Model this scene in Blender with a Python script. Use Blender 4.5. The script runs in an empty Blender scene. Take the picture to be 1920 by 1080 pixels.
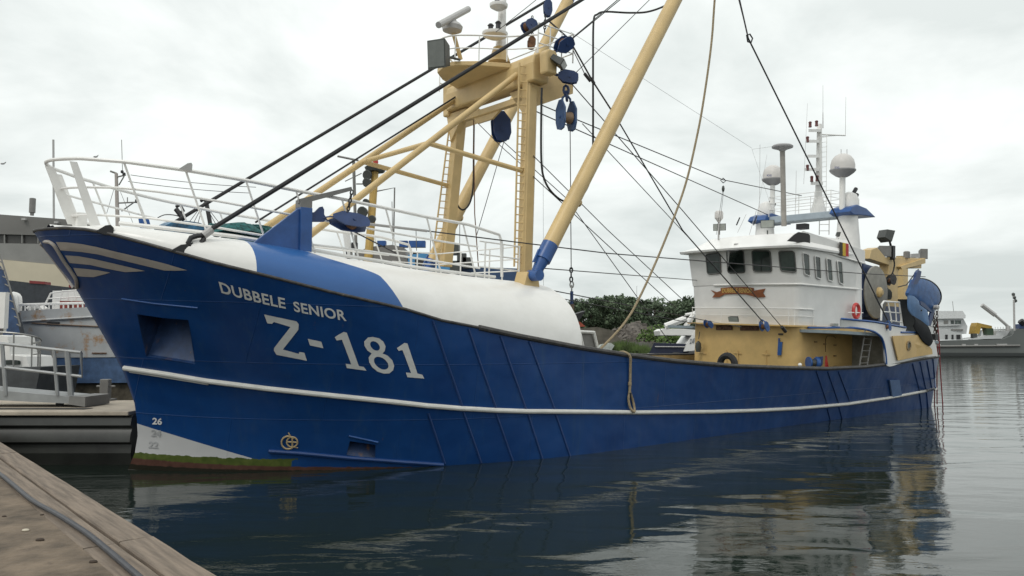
import bpy, math, random
from mathutils import Vector, Matrix
from mathutils.bvhtree import BVHTree
random.seed(7)
rad = math.radians
scene = bpy.context.scene
# ------------------------------------------------------------------ camera
F, EYE, HOR = 1450.0, 3.0, 645.0          # focal length in photo pixels, eye height, horizon row
TH = math.atan((HOR-540)/F)
cd = bpy.data.cameras.new('camera'); cam = bpy.data.objects.new('camera', cd)
scene.collection.objects.link(cam); scene.camera = cam
cam.location = (0, 0, EYE); cam.rotation_euler = (rad(90)+TH, 0, 0)
cd.sensor_width = 36; cd.lens = 36*F/1920; cd.clip_start = 0.1; cd.clip_end = 6000
# ------------------------------------------------------------------ sky, sun, exposure
SUN_EL, SUN_AZ = rad(52), rad(215)        # azimuth clockwise from +Y
wd = bpy.data.worlds.new('World'); scene.world = wd; wd.use_nodes = True
nt = wd.node_tree; nt.nodes.clear()
def N(t, typ, **kw):
    n = t.nodes.new(typ)
    for k, v in kw.items():
        if k in n.inputs: n.inputs[k].default_value = v
        else: setattr(n, k, v)
    return n
o_ = N(nt, 'ShaderNodeOutputWorld')
sky = N(nt, 'ShaderNodeTexSky'); sky.sky_type = 'NISHITA'; sky.sun_disc = False
sky.sun_elevation = SUN_EL; sky.sun_rotation = SUN_AZ; sky.air_density = 1.0; sky.dust_density = 2.0
bg1 = N(nt, 'ShaderNodeBackground', Strength=0.10); nt.links.new(sky.outputs[0], bg1.inputs[0])
tc = N(nt, 'ShaderNodeTexCoord'); sp = N(nt, 'ShaderNodeSeparateXYZ'); nt.links.new(tc.outputs['Generated'], sp.inputs[0])
zc = N(nt, 'ShaderNodeMath', operation='MAXIMUM'); zc.inputs[1].default_value = 0.02; nt.links.new(sp.outputs[2], zc.inputs[0])
za = N(nt, 'ShaderNodeMath', operation='ADD'); za.inputs[1].default_value = 0.22; nt.links.new(zc.outputs[0], za.inputs[0])
dx = N(nt, 'ShaderNodeMath', operation='DIVIDE'); dy = N(nt, 'ShaderNodeMath', operation='DIVIDE')
nt.links.new(sp.outputs[0], dx.inputs[0]); nt.links.new(za.outputs[0], dx.inputs[1])
nt.links.new(sp.outputs[1], dy.inputs[0]); nt.links.new(za.outputs[0], dy.inputs[1])
cb = N(nt, 'ShaderNodeCombineXYZ'); nt.links.new(dx.outputs[0], cb.inputs[0]); nt.links.new(dy.outputs[0], cb.inputs[1])
n1 = N(nt, 'ShaderNodeTexNoise', Scale=1.25, Detail=7.0, Roughness=0.55, Distortion=0.35); nt.links.new(cb.outputs[0], n1.inputs['Vector'])
rp = N(nt, 'ShaderNodeValToRGB'); nt.links.new(n1.outputs[0], rp.inputs[0])
e = rp.color_ramp.elements
e[0].position = 0.38; e[0].color = (0.72, 0.77, 0.76, 1); e[1].position = 0.60; e[1].color = (0.99, 1.03, 1.015, 1)
# thinner, brighter cloud overhead, greyer towards the horizon
mr = N(nt, 'ShaderNodeMapRange'); mr.inputs[1].default_value = 0.0; mr.inputs[2].default_value = 0.45
mr.inputs[3].default_value = 0.0; mr.inputs[4].default_value = 1.0; nt.links.new(sp.outputs[2], mr.inputs[0])
hz = N(nt, 'ShaderNodeMixRGB', blend_type='MULTIPLY'); hz.inputs[0].default_value = 1
hr = N(nt, 'ShaderNodeValToRGB'); nt.links.new(mr.outputs[0], hr.inputs[0])
hr.color_ramp.elements[0].color = (0.80, 0.81, 0.805, 1); hr.color_ramp.elements[1].color = (1.08, 1.07, 1.06, 1)
nt.links.new(rp.outputs[0], hz.inputs[1]); nt.links.new(hr.outputs[0], hz.inputs[2])
bg2 = N(nt, 'ShaderNodeBackground', Strength=1.0); nt.links.new(hz.outputs[0], bg2.inputs[0])
mx = N(nt, 'ShaderNodeMixShader'); mx.inputs[0].default_value = 0.97
nt.links.new(bg1.outputs[0], mx.inputs[1]); nt.links.new(bg2.outputs[0], mx.inputs[2]); nt.links.new(mx.outputs[0], o_.inputs[0])
sl = bpy.data.lights.new('sun', 'SUN'); sl.energy = 0.9; sl.angle = rad(18); sl.color = (1, 0.965, 0.91)
so = bpy.data.objects.new('sun', sl); scene.collection.objects.link(so)
sd = Vector((math.sin(SUN_AZ)*math.cos(SUN_EL), math.cos(SUN_AZ)*math.cos(SUN_EL), math.sin(SUN_EL)))
so.rotation_euler = sd.to_track_quat('Z', 'Y').to_euler()
scene.view_settings.view_transform = 'Standard'; scene.view_settings.look = 'None'
scene.view_settings.exposure = 0.16; scene.view_settings.gamma = 1.0; scene.view_settings.use_curve_mapping = False

# ------------------------------------------------------------------ materials
MATS = {}
def mat(name, col, rough=0.5, metal=0.0, var=0.08, scale=3.0, stain=None, stain_amt=0.0, stain_scale=1.2, bump=0.0, bscale=20.0, streak=False, spec=0.5):
    if name in MATS: return MATS[name]
    m = bpy.data.materials.new(name); m.use_nodes = True; t = m.node_tree
    b = t.nodes['Principled BSDF']; b.inputs['Roughness'].default_value = rough; b.inputs['Metallic'].default_value = metal
    b.inputs['Specular IOR Level'].default_value = spec
    tcn = N(t, 'ShaderNodeTexCoord'); mp = N(t, 'ShaderNodeMapping'); t.links.new(tcn.outputs['Object'], mp.inputs[0])
    ns = N(t, 'ShaderNodeTexNoise', Scale=scale, Detail=6.0, Roughness=0.6); t.links.new(mp.outputs[0], ns.inputs['Vector'])
    r = N(t, 'ShaderNodeValToRGB'); t.links.new(ns.outputs[0], r.inputs[0])
    c0 = tuple(max(0, c*(1-var*2)) for c in col[:3]); c1 = tuple(min(1, c*(1+var)) for c in col[:3])
    r.color_ramp.elements[0].position = 0.3; r.color_ramp.elements[1].position = 0.7
    r.color_ramp.elements[0].color = (*c0, 1); r.color_ramp.elements[1].color = (*c1, 1)
    out = r.outputs[0]
    if stain:
        mp2 = N(t, 'ShaderNodeMapping'); t.links.new(tcn.outputs['Object'], mp2.inputs[0])
        if streak: mp2.inputs['Scale'].default_value = (1, 1, 0.22)
        n2 = N(t, 'ShaderNodeTexNoise', Scale=stain_scale, Detail=8.0, Roughness=0.72); t.links.new(mp2.outputs[0], n2.inputs['Vector'])
        r2 = N(t, 'ShaderNodeValToRGB'); t.links.new(n2.outputs[0], r2.inputs[0])
        p = 0.72-0.25*stain_amt
        r2.color_ramp.elements[0].position = p; r2.color_ramp.elements[1].position = p+0.1
        mm = N(t, 'ShaderNodeMixRGB'); t.links.new(r2.outputs[0], mm.inputs[0]); t.links.new(out, mm.inputs[1]); mm.inputs[2].default_value = (*stain, 1)
        out = mm.outputs[0]
    t.links.new(out, b.inputs['Base Color'])
    if bump:
        nb = N(t, 'ShaderNodeTexNoise', Scale=bscale, Detail=5.0); t.links.new(tcn.outputs['Object'], nb.inputs['Vector'])
        bp = N(t, 'ShaderNodeBump', Strength=bump, Distance=0.02); t.links.new(nb.outputs[0], bp.inputs['Height']); t.links.new(bp.outputs[0], b.inputs['Normal'])
    MATS[name] = m; return m
WHITE = mat('white_paint', (0.78, 0.77, 0.745), 0.35, var=0.03, stain=(0.55, 0.47, 0.36), stain_amt=0.05, stain_scale=2.5, streak=True)
WHITEH = mat('house_white', (0.74, 0.73, 0.71), 0.4, var=0.04, scale=1.2, stain=(0.5, 0.46, 0.4), stain_amt=0.15, stain_scale=1.5, streak=True)
YEL = mat('ochre_paint', (0.60, 0.41, 0.165), 0.45, var=0.08, scale=1.5, stain=(0.30, 0.19, 0.08), stain_amt=0.22, stain_scale=2.0, streak=True)
YELP = mat('ochre_mast_paint', (0.60, 0.435, 0.205), 0.45, var=0.07, scale=1.5, stain=(0.30, 0.19, 0.09), stain_amt=0.15, stain_scale=2.5, streak=True)
BLUE = mat('blue_paint', (0.022, 0.085, 0.27), 0.35, var=0.12, stain=(0.12, 0.07, 0.04), stain_amt=0.1, stain_scale=3)
DBLUE = mat('dark_blue_steel', (0.018, 0.045, 0.14), 0.4, var=0.15, stain=(0.12, 0.06, 0.03), stain_amt=0.15, stain_scale=6)
STRIPE = mat('grey_stripe_paint', (0.37, 0.34, 0.31), 0.5, var=0.05)
LETTER = mat('letter_paint', (0.60, 0.60, 0.585), 0.5, var=0.05)
BLACK = mat('black_steel', (0.018, 0.018, 0.02), 0.5, var=0.1)
RUBBER = mat('black_rubber', (0.014, 0.014, 0.015), 0.6, var=0.1)
CABLE = mat('wire_cable', (0.035, 0.033, 0.035), 0.5, var=0.1)
HAWSER = mat('black_hawser', (0.012, 0.012, 0.014), 0.6, var=0.1)
CAP = mat('worn_cap_rail', (0.055, 0.052, 0.05), 0.6, var=0.3, scale=6, stain=(0.20, 0.16, 0.11), stain_amt=0.4, stain_scale=5)
ROPE = mat('beige_rope', (0.34, 0.27, 0.17), 0.9, var=0.2, scale=20, bump=0.5, bscale=60)
RROPE = mat('red_rope', (0.24, 0.03, 0.035), 0.8, var=0.2, scale=20)
GREY = mat('grey_steel', (0.20, 0.195, 0.185), 0.5, var=0.1)
GALV = mat('galvanised_steel', (0.30, 0.30, 0.29), 0.4, metal=0.4, var=0.12)
DOME = mat('dome_plastic', (0.60, 0.575, 0.55), 0.45, var=0.03)
DOMED = mat('dome_base', (0.34, 0.335, 0.34), 0.45, var=0.03)
LGREY = mat('light_grey_plastic', (0.42, 0.41, 0.40), 0.5, var=0.05)
REDP = mat('red_plastic', (0.55, 0.045, 0.04), 0.4, var=0.1)
GLASSD = mat('dark_window_glass', (0.045, 0.062, 0.056), 0.1, var=0.35, scale=1.2, spec=0.5)
DARKG = mat('tinted_roof_window', (0.012, 0.010, 0.010), 0.35, var=0.2, spec=0.2)
LENS = mat('lamp_lens', (0.36, 0.38, 0.35), 0.2, var=0.1)
GREYB = mat('lamp_housing', (0.06, 0.065, 0.06), 0.45, var=0.1)
GOLD = mat('gold_paint', (0.60, 0.38, 0.11), 0.45, var=0.1)
WOODR = mat('varnished_board', (0.25, 0.075, 0.02), 0.4, var=0.2)
BRASS = mat('worn_brass', (0.28, 0.2, 0.1), 0.5, var=0.2)
NET = mat('green_netting', (0.02, 0.11, 0.11), 0.9, var=0.4, scale=12, bump=1.0, bscale=25)
TARP = mat('blue_tarpaulin', (0.02, 0.09, 0.30), 0.6, var=0.2)
RUST = mat('rusty_steel', (0.16, 0.075, 0.035), 0.8, var=0.3, scale=8)
SHEET = mat('black_tarpaulin', (0.009, 0.010, 0.012), 0.8, spec=0.15, var=0.2, bump=0.4, bscale=6)
SCOOP = mat('worn_blue_plate', (0.03, 0.10, 0.27), 0.45, var=0.2, stain=(0.02, 0.03, 0.06), stain_amt=0.45, stain_scale=2.2)
LBLUE = mat('faded_blue_plate', (0.10, 0.20, 0.38), 0.5, var=0.1)
DRUMG = mat('drum_plate', (0.27, 0.255, 0.22), 0.5, var=0.12, stain=(0.16, 0.12, 0.08), stain_amt=0.3, stain_scale=2)
HGREY = mat('pale_blue_grey_paint', (0.36, 0.42, 0.47), 0.45, var=0.05)

# ------------------------------------------------------------------ mesh toolkit
col = scene.collection
class MB:
    def __init__(s): s.v = []; s.f = []
    def add(s, vs, fs):
        n = len(s.v); s.v += [Vector(p) for p in vs]; s.f += [tuple(i+n for i in f) for f in fs]; return s
    def box(s, c, d, R=None):
        c = Vector(c); h = [x/2 for x in d]; R = R or Matrix.Identity(3)
        vs = [c + R @ Vector((x*h[0], y*h[1], z*h[2])) for x in (-1, 1) for y in (-1, 1) for z in (-1, 1)]
        return s.add(vs, [(0, 1, 3, 2), (4, 6, 7, 5), (0, 4, 5, 1), (2, 3, 7, 6), (0, 2, 6, 4), (1, 5, 7, 3)])
    def tube(s, pts, r, n=8, closed=False, r2=None):
        pts = [Vector(p) for p in pts]; m = len(pts); rings = []; prev = None
        for i, p in enumerate(pts):
            a = pts[i-1] if (i or closed) else p; b = pts[(i+1) % m] if (i < m-1 or closed) else p
            t = (b-a).normalized()
            if prev is None:
                up = Vector((0, 0, 1)) if abs(t.z) < 0.9 else Vector((1, 0, 0)); u = t.cross(up).normalized()
            else:
                u = prev - t*prev.dot(t); u = u.normalized() if u.length > 1e-6 else t.orthogonal().normalized()
            prev = u; w = t.cross(u); rr = r if r2 is None else r+(r2-r)*i/(m-1)
            rings.append([p+(u*math.cos(2*math.pi*k/n)+w*math.sin(2*math.pi*k/n))*rr for k in range(n)])
        vs = [q for g in rings for q in g]; fs = []
        for i in range(m if closed else m-1):
            j = (i+1) % m
            for k in range(n): l = (k+1) % n; fs.append((i*n+k, i*n+l, j*n+l, j*n+k))
        if not closed: fs += [tuple(range(n))[::-1], tuple((m-1)*n+k for k in range(n))]
        return s.add(vs, fs)
    def lathe(s, c, prof, n=20, axis=(0, 0, 1)):      # prof: [(r, h)...] along axis
        c = Vector(c); a = Vector(axis).normalized(); u = a.orthogonal().normalized(); w = a.cross(u)
        vs = []; fs = []
        for r, h in prof: vs += [c+a*h+(u*math.cos(2*math.pi*k/n)+w*math.sin(2*math.pi*k/n))*max(r, 1e-4) for k in range(n)]
        for i in range(len(prof)-1):
            for k in range(n): l = (k+1) % n; fs.append((i*n+k, i*n+l, (i+1)*n+l, (i+1)*n+k))
        fs += [tuple(range(n))[::-1], tuple((len(prof)-1)*n+k for k in range(n))]
        return s.add(vs, fs)
    def prism(s, poly, ext):                          # polygon in 3D, extruded by vector ext
        poly = [Vector(p) for p in poly]; ext = Vector(ext); n = len(poly)
        vs = poly+[p+ext for p in poly]
        fs = [tuple(range(n))[::-1], tuple(range(n, 2*n))]+[(i, (i+1) % n, n+(i+1) % n, n+i) for i in range(n)]
        return s.add(vs, fs)
    def grid(s, rows, closed=False):
        m = len(rows[0]); vs = [p for r in rows for p in r]; fs = []
        for i in range(len(rows)-1):
            for k in range(m if closed else m-1): l = (k+1) % m; fs.append((i*m+k, i*m+l, (i+1)*m+l, (i+1)*m+k))
        return s.add(vs, fs)
    def sphere(s, c, r, n=14, sq=(1, 1, 1)):
        c = Vector(c); rows = []
        for i in range(n//2+1):
            th = math.pi*i/(n//2); rows.append([c+Vector((math.sin(th)*math.cos(2*math.pi*k/n)*r*sq[0], math.sin(th)*math.sin(2*math.pi*k/n)*r*sq[1], math.cos(th)*r*sq[2])) for k in range(n)])
        return s.grid(rows, True)
    def build(s, name, m, parent=None, base=(0, 0, 0), smooth=True, M=None, ang=35, bevel=0):
        b = Vector(parent['_b'] if parent is not None and '_b' in parent else base)
        me = bpy.data.meshes.new(name); me.from_pydata([p-b for p in s.v], [], s.f)
        import bmesh
        bm = bmesh.new(); bm.from_mesh(me); bmesh.ops.recalc_face_normals(bm, faces=bm.faces)
        for ed in bm.edges:
            if len(ed.link_faces) == 2 and ed.calc_face_angle(0) > rad(ang): ed.smooth = False
        for f in bm.faces: f.smooth = smooth
        bm.to_mesh(me); bm.free(); me.materials.append(m)
        o = bpy.data.objects.new(name, me); col.objects.link(o)
        if parent is not None: o.parent = parent; o['_b'] = tuple(b)
        else: o.matrix_world = (M or Matrix.Identity(4)) @ Matrix.Translation(b); o['_b'] = tuple(b)
        if bevel:
            md = o.modifiers.new('bevel', 'BEVEL'); md.width = bevel; md.segments = 2; md.limit_method = 'ANGLE'
        return o
def tag(o, label, cat, group=None, kind=None):
    if label: o['label'] = label
    if cat: o['category'] = cat
    if group: o['group'] = group
    if kind: o['kind'] = kind
    return o
def thing(name, label, cat, base, M=None, group=None):
    o = bpy.data.objects.new(name, None); col.objects.link(o); o.empty_display_size = 0.2
    o['_b'] = tuple(base); o.matrix_world = (M or Matrix.Identity(4)) @ Matrix.Translation(Vector(base))
    return tag(o, label, cat, group)
def single(mb, name, m, base, label, cat, M=None, group=None, **k):
    return tag(mb.build(name, m, None, base, M=M, **k), label, cat, group)

# ------------------------------------------------------------------ ship frame (x aft, y starboard, z up); heels 2.5 degrees to port
def ray(px, py):
    y, z = 1.0, (540-py)/F
    return Vector(((px-960)/F, y*math.cos(TH)-z*math.sin(TH), y*math.sin(TH)+z*math.cos(TH)))
def onz(px, py, z=0):                                 # world point where the sight line meets height z
    r = ray(px, py); t = (z-EYE)/r.z; return Vector((r.x*t, r.y*t, z))
def ony(px, py, y):                                   # world point at distance y
    r = ray(px, py); t = y/r.y; return Vector((r.x*t, y, EYE+r.z*t))
O = onz(245, 880)
SH = Matrix.Translation(O) @ Matrix.Rotation(rad(38), 4, 'Z') @ Matrix.Rotation(rad(2.5), 4, 'X')
SHI = SH.inverted(); C0 = SHI @ Vector((0, 0, EYE))
def dloc(px, py): return (SHI.to_3x3() @ ray(px, py))
def hit(px, py, ax, val):
    d = dloc(px, py); t = (val-C0[ax])/d[ax]; return C0+d*t
def P(px, py, p): return hit(px, py, 1, -p)           # point on the fore-and-aft plane p metres to port
def S(px, py, s): return hit(px, py, 0, s)            # point on the athwartships plane s metres aft
def Zs(px, py, z): return hit(px, py, 2, z)
def L(s, p, z): return Vector((s, -p, z))
def proj(v):
    w = SH @ Vector(v); Z = w.z-EYE; d = w.y*math.cos(TH)+Z*math.sin(TH); u = -w.y*math.sin(TH)+Z*math.cos(TH)
    return 960+F*w.x/d, 540-F*u/d
def interp(tab, x):
    if x <= tab[0][0]: return tab[0][1]
    for (a, b), (c, d) in zip(tab, tab[1:]):
        if x <= c: return b+(d-b)*(x-a)/(c-a)
    return tab[-1][1]
def sm(tab, x):                                       # smooth (Catmull-Rom) table lookup
    n = len(tab)
    if x <= tab[0][0]: return tab[0][1]
    if x >= tab[-1][0]: return tab[-1][1]
    i = next(k for k in range(n-1) if x <= tab[k+1][0]); x0, y0 = tab[i]; x1, y1 = tab[i+1]; h = x1-x0
    m0 = (y1-tab[i-1][1])/(x1-tab[i-1][0]) if i else (y1-y0)/h
    m1 = (tab[i+2][1]-y0)/(tab[i+2][0]-x0) if i+2 < n else (y1-y0)/h
    u = (x-x0)/h
    return y0*(2*u**3-3*u*u+1)+h*m0*(u**3-2*u*u+u)+y1*(3*u*u-2*u**3)+h*m1*(u**3-u*u)
def zfit(s, p, line, z0=-1, z1=9):
    for _ in range(30):
        z = (z0+z1)/2; x, y = proj(L(s, p, z))
        if y > interp(line, x): z0 = z
        else: z1 = z
    return z

# ================================================================== SETTING
def struct(mb, name, m, **k): return tag(mb.build(name, m, **k), None, None, kind='structure')
def water_mat():
    m = bpy.data.materials.new('harbour_water'); m.use_nodes = True; t = m.node_tree; b = t.nodes['Principled BSDF']
    b.inputs['Base Color'].default_value = (0.013, 0.020, 0.016, 1); b.inputs['Roughness'].default_value = 0.035; b.inputs['IOR'].default_value = 1.33
    c = N(t, 'ShaderNodeTexCoord'); mp = N(t, 'ShaderNodeMapping'); mp.inputs['Scale'].default_value = (0.75, 1.5, 1); mp.inputs['Rotation'].default_value = (0, 0, rad(12))
    t.links.new(c.outputs['Object'], mp.inputs[0])
    a = N(t, 'ShaderNodeTexNoise', Scale=0.55, Detail=1.5, Roughness=0.4, Distortion=0.5); t.links.new(mp.outputs[0], a.inputs['Vector'])
    a2 = N(t, 'ShaderNodeTexNoise', Scale=3.2, Detail=4.0, Roughness=0.55, Distortion=0.4); t.links.new(mp.outputs[0], a2.inputs['Vector'])
    patch = N(t, 'ShaderNodeTexNoise', Scale=0.12, Detail=2.0); t.links.new(mp.outputs[0], patch.inputs['Vector'])
    pr = N(t, 'ShaderNodeMapRange'); pr.inputs[1].default_value = 0.38; pr.inputs[2].default_value = 0.62; pr.inputs[3].default_value = 0.25; pr.inputs[4].default_value = 1.0
    t.links.new(patch.outputs[0], pr.inputs[0])
    mu = N(t, 'ShaderNodeMath', operation='MULTIPLY'); t.links.new(a2.outputs[0], mu.inputs[0]); t.links.new(pr.outputs[0], mu.inputs[1])
    b1 = N(t, 'ShaderNodeBump', Strength=1.0, Distance=0.045); t.links.new(a.outputs[0], b1.inputs['Height'])
    b2 = N(t, 'ShaderNodeBump', Strength=1.0, Distance=0.0065); t.links.new(mu.outputs[0], b2.inputs['Height']); t.links.new(b1.outputs[0], b2.inputs['Normal'])
    t.links.new(b2.outputs[0], b.inputs['Normal'])
    return m
struct(MB().add([(-3000, -60, 0), (3000, -60, 0), (3000, 5000, 0), (-3000, 5000, 0)], [(0, 1, 2, 3)]), 'water', water_mat(), smooth=False)

# the near quay the photograph is taken from
QZ = 1.35
CONC = mat('quay_concrete', (0.165, 0.125, 0.088), 0.9, var=0.3, scale=2.6, stain=(0.08, 0.06, 0.045), stain_amt=0.45, stain_scale=2.4, bump=0.8, bscale=14)
TIMB = mat('weathered_timber', (0.20, 0.158, 0.122), 0.85, var=0.25, scale=3, stain=(0.10, 0.08, 0.062), stain_amt=0.4, stain_scale=3, bump=0.8, bscale=9)
A, B = onz(-20, 815, QZ), onz(410, 1080, QZ)
qd = (B-A).normalized(); qn = Vector((-qd.y, qd.x, 0)); qn = -qn if qn.x > 0 else qn       # qn points landwards
Q0 = A-qd*30; Q1 = B+qd*14
KW = 0.56
mb = MB(); mb.prism([Q0+qn*(KW+0.004), Q1+qn*(KW+0.004), Q1+qn*40, Q0+qn*40], (0, 0, -3.5)); struct(mb, 'quay_pavement', CONC, smooth=False)
u0 = -30.0; k = 0
base_q = A.copy()
beams = [(-30, -12), (-12, 3.08), (3.08, 9.9), (9.9, 16.5), (16.5, 24)]
labs = ['weathered timber kerb beam far along the quay edge, behind the pontoon', 'second weathered timber kerb beam on the quay edge, beyond the joint',
        'long weathered timber kerb beam on the quay edge beside the black cable', 'weathered timber kerb beam nearest the viewer at the bottom of the picture',
        'timber kerb beam on the quay edge behind the viewer']
for (a, b), lb in list(zip(beams, labs))[1:4]:
    pa, pb = A+qd*(a+0.006), A+qd*(b-0.006)
    # two planks side by side with a worn chamfer
    mb = MB()
    for w0, w1, dz in ((0.0, 0.285, 0.0), (0.292, KW, -0.014)):
        c = 0.02
        prof = [(w0, -0.35), (w0, -c), (w0+c, 0), (w1-c*0.6, 0), (w1, -c*0.6), (w1, -0.35)]
        n = 14; rows = []
        for i in range(n+1):
            q = pa.lerp(pb, i/n); rows.append([q+qn*(w+random.uniform(-.003, .003))+Vector((0, 0, h+dz+0.006+random.uniform(-.003, .003))) for w, h in prof])
        mb.grid(rows, True); mb.add(rows[0], [tuple(range(6))]); mb.add(rows[-1], [tuple(range(6))])
    single(mb, 'timber_kerb', TIMB, pa, lb, 'timber kerb', group='timber kerb beams along the quay edge', smooth=True)
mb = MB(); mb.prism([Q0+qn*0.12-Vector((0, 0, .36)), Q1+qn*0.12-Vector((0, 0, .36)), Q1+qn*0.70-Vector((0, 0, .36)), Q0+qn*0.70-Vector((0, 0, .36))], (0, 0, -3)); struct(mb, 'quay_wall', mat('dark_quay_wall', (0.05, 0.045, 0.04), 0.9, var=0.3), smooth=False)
for m_ in (TIMB,):
    for n_ in m_.node_tree.nodes:      # grain runs along the beams
        if n_.type == 'MAPPING':
            n_.vector_type = 'TEXTURE'; n_.inputs['Rotation'].default_value = (0, 0, math.atan2(qd.y, qd.x)); n_.inputs['Scale'].default_value = (2.8, .16, 1)
# cable lying on the quay
pts = [onz(x, y, QZ+0.03) for x, y in [(-60, 850), (-10, 882), (20, 905), (60, 938), (110, 966), (160, 998), (200, 1030), (240, 1064), (275, 1095), (330, 1150)]]
def spline(pts, n=8):
    pts = [Vector(p) for p in pts]; out = []
    for i in range(len(pts)-1):
        p0 = pts[max(i-1, 0)]; p1 = pts[i]; p2 = pts[i+1]; p3 = pts[min(i+2, len(pts)-1)]
        for k in range(n):
            t = k/n; out.append(0.5*((2*p1)+(p2-p0)*t+(2*p0-5*p1+4*p2-p3)*t*t+(3*p1-p0-3*p2+p3)*t**3))
    out.append(pts[-1]); return out
single(MB().tube(spline(pts), 0.024, 10), 'cable', mat('cable_sheath', (0.035, 0.037, 0.045), 0.45, var=0.2, scale=10), pts[4], 'thick black cable snaking over the concrete quay at the lower left', 'cable')
PEB = mat('quay_litter', (0.05, 0.035, 0.025), 0.9, var=0.3)
for i, (x, y, r) in enumerate([(8, 968, .018), (79, 965, .017), (175, 1053, .026), (48, 994, .026), (75, 1012, .03), (35, 914, .012)]):
    c = onz(x, y, QZ+r*0.25); m_ = PEB if i not in (3,) else mat('pale_chip', (.5, .45, .36), .8)
    lb = ['dark pebble on the quay at the left picture edge', 'round dark pebble on the quay just below the cable', 'dark flattened clod on the quay nearest the bottom edge', 'pale chip of stone on the quay below the cable', 'wide dark scrap on the quay left of the cable', 'small pebble by the bend of the cable'][i]
    single(MB().sphere(c, r, 8, (1.3, .9, .5)), 'pebble', m_, c, lb, 'pebble', group='pebbles and scraps on the quay')

# far bank and land on the left
GR = mat('far_bank_ground', (0.075, 0.09, 0.045), 0.95, var=0.4, scale=0.12, stain=(0.14, 0.12, 0.09), stain_amt=0.6, stain_scale=0.06)
y0 = 118
mb = MB()
outline = [(-400, 96), (-40, 96), (-30, 104), (10, 110), (26, 118), (42, 128), (60, 170), (90, 300), (160, 700), (-1500, 700), (-1500, 96)]
nseg = len(outline); zt = 2.0
mb.prism([Vector((x, y, -1)) for x, y in outline], (0, 0, zt+1)); struct(mb, 'ground', GR, smooth=False)

# ================================================================== THE TRAWLER
boat = thing('fishing_trawler', 'big blue and white beam trawler with ochre gantry and Z-181 on its bow', 'fishing trawler', (0, 0, 0), SH)
top_line = [(40, 433), (66, 431), (83, 426), (122, 427), (154, 431), (177, 434), (210, 441), (247, 451), (316, 470), (360, 483), (440, 505), (487, 515), (620, 549), (760, 581), (811, 599), (900, 616), (1040, 646), (1114, 657), (1160, 665), (1244, 676), (1340, 686), (1440, 690), (1540, 692), (1581, 692.5), (1663, 685), (1724, 674), (1761, 669), (1800, 664)]
PD = [(-2.22, 0), (-2.08, 0.66), (-1.8, 1.25), (-1.15, 2.2), (0, 3.1), (1.42, 3.85), (3.0, 4.3), (4.77, 4.6), (6.75, 4.75), (9.97, 4.85), (15, 4.85), (20, 4.75), (25, 4.55), (30, 4.25), (33, 4.0), (34.4, 3.72)]
def pdeck(s): return sm(PD, s)
WLp = [(0, 0), (0.25, .32), (.6, .68), (1.1, 1.2), (1.6, 1.65), (2.78, 2.47), (4.66, 3.44), (6.21, 4.12), (7.14, 4.41), (9.57, 4.85), (12.65, 4.74), (18.67, 4.25), (26.7, 3.75), (34.2, 3.46)]
STEM = [(-1.4, 0.5), (-0.6, 0.25), (-0.25, -0.02), (0.0, -0.06), (0.35, .07), (0.75, .125), (1.08, .11), (1.6, .02), (2.43, -.28), (3.07, -.62), (3.57, -.90), (4.12, -1.21), (4.38, -1.35), (4.84, -1.70), (5.07, -1.86), (5.26, -2.02), (5.45, -2.14), (5.62, -2.22)]
cols_d = [-2.22, -2.19, -2.14, -2.08, -1.95, -1.8, -1.5, -1.15, -.6, 0, .7, 1.42, 2.2, 3.0, 3.9, 4.77, 5.7, 6.75, 8, 9.97, 12, 14, 17, 20, 23, 26, 29, 32, 33.6, 34.4]
map_sw = [(-2.22, 0), (-2.08, .25), (-1.8, .6), (-1.5, 1.1), (-1.15, 1.6), (0, 2.78), (1.42, 4.0), (3, 5.2), (4.77, 6.4), (6.75, 8.0), (9.97, 10.8), (15, 15.6), (20, 20.3), (34.4, 34.2)]
NV = 14
def hull_pt(sd, v, side=1):
    if sd <= -2.219: pd = 0.0
    elif sd < -2.08: pd = 0.66*math.sqrt((sd+2.22)/0.14)
    else: pd = pdeck(sd)
    zd = zd_of(sd); sw = interp(map_sw, sd); pw = sm(WLp, sw)
    z = zd*v
    tt = min(1, max(0, (sd+2.22)/9.0))
    # stem profile fades out aft; the bow flares late, the midbody is straight
    st = interp(STEM, z*5.62/zd) ; lin = sw+(sd-sw)*v
    s_ = (st-(0+(-2.22)*v))*(1-tt)**2+lin
    kk = 1.75*(1-tt)+1.0*tt
    p_ = pw+(pd-pw)*v**kk
    return s_, p_, z
_zc = {}
def zd_of(sd):
    k = round(sd, 4)
    if k not in _zc:
        if sd < -1.7: _zc[k] = 5.53+(zfit(-1.7, pdeck(-1.7), top_line)-5.53)*(sd+2.22)/.52
        else: _zc[k] = zfit(sd, pdeck(sd), top_line)
    return _zc[k]
rows = []
for v in [-0.28, -.12]+[i/NV for i in range(NV+1)]:
    row = []
    for sd in cols_d:
        if v < 0:
            s_, p_, _ = hull_pt(sd, 0); z = v*5; k = 1+v*0.7
            st = interp(STEM, z); tt = min(1, max(0, (sd+2.22)/9.0)); s_ += (st+0.06)*(1-tt)**2
            row.append(L(s_, p_*k, z))
        else: row.append(L(*hull_pt(sd, v)))
    rows.append(row)
# stern: rounded transom columns added to every row
for r in rows:
    e_ = r[-1]; p_ = -e_.y
    r += [L(e_.x+0.42, p_-0.16, e_.z), L(e_.x+0.72, p_-0.55, e_.z), L(e_.x+0.86, p_-1.3, e_.z), L(e_.x+.9, 0, e_.z)]
hullrows_port = rows
full = [r+[Vector((p.x, -p.y, p.z)) for p in r[-2:0:-1]] for r in rows]   # closed loops port+starboard
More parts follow.
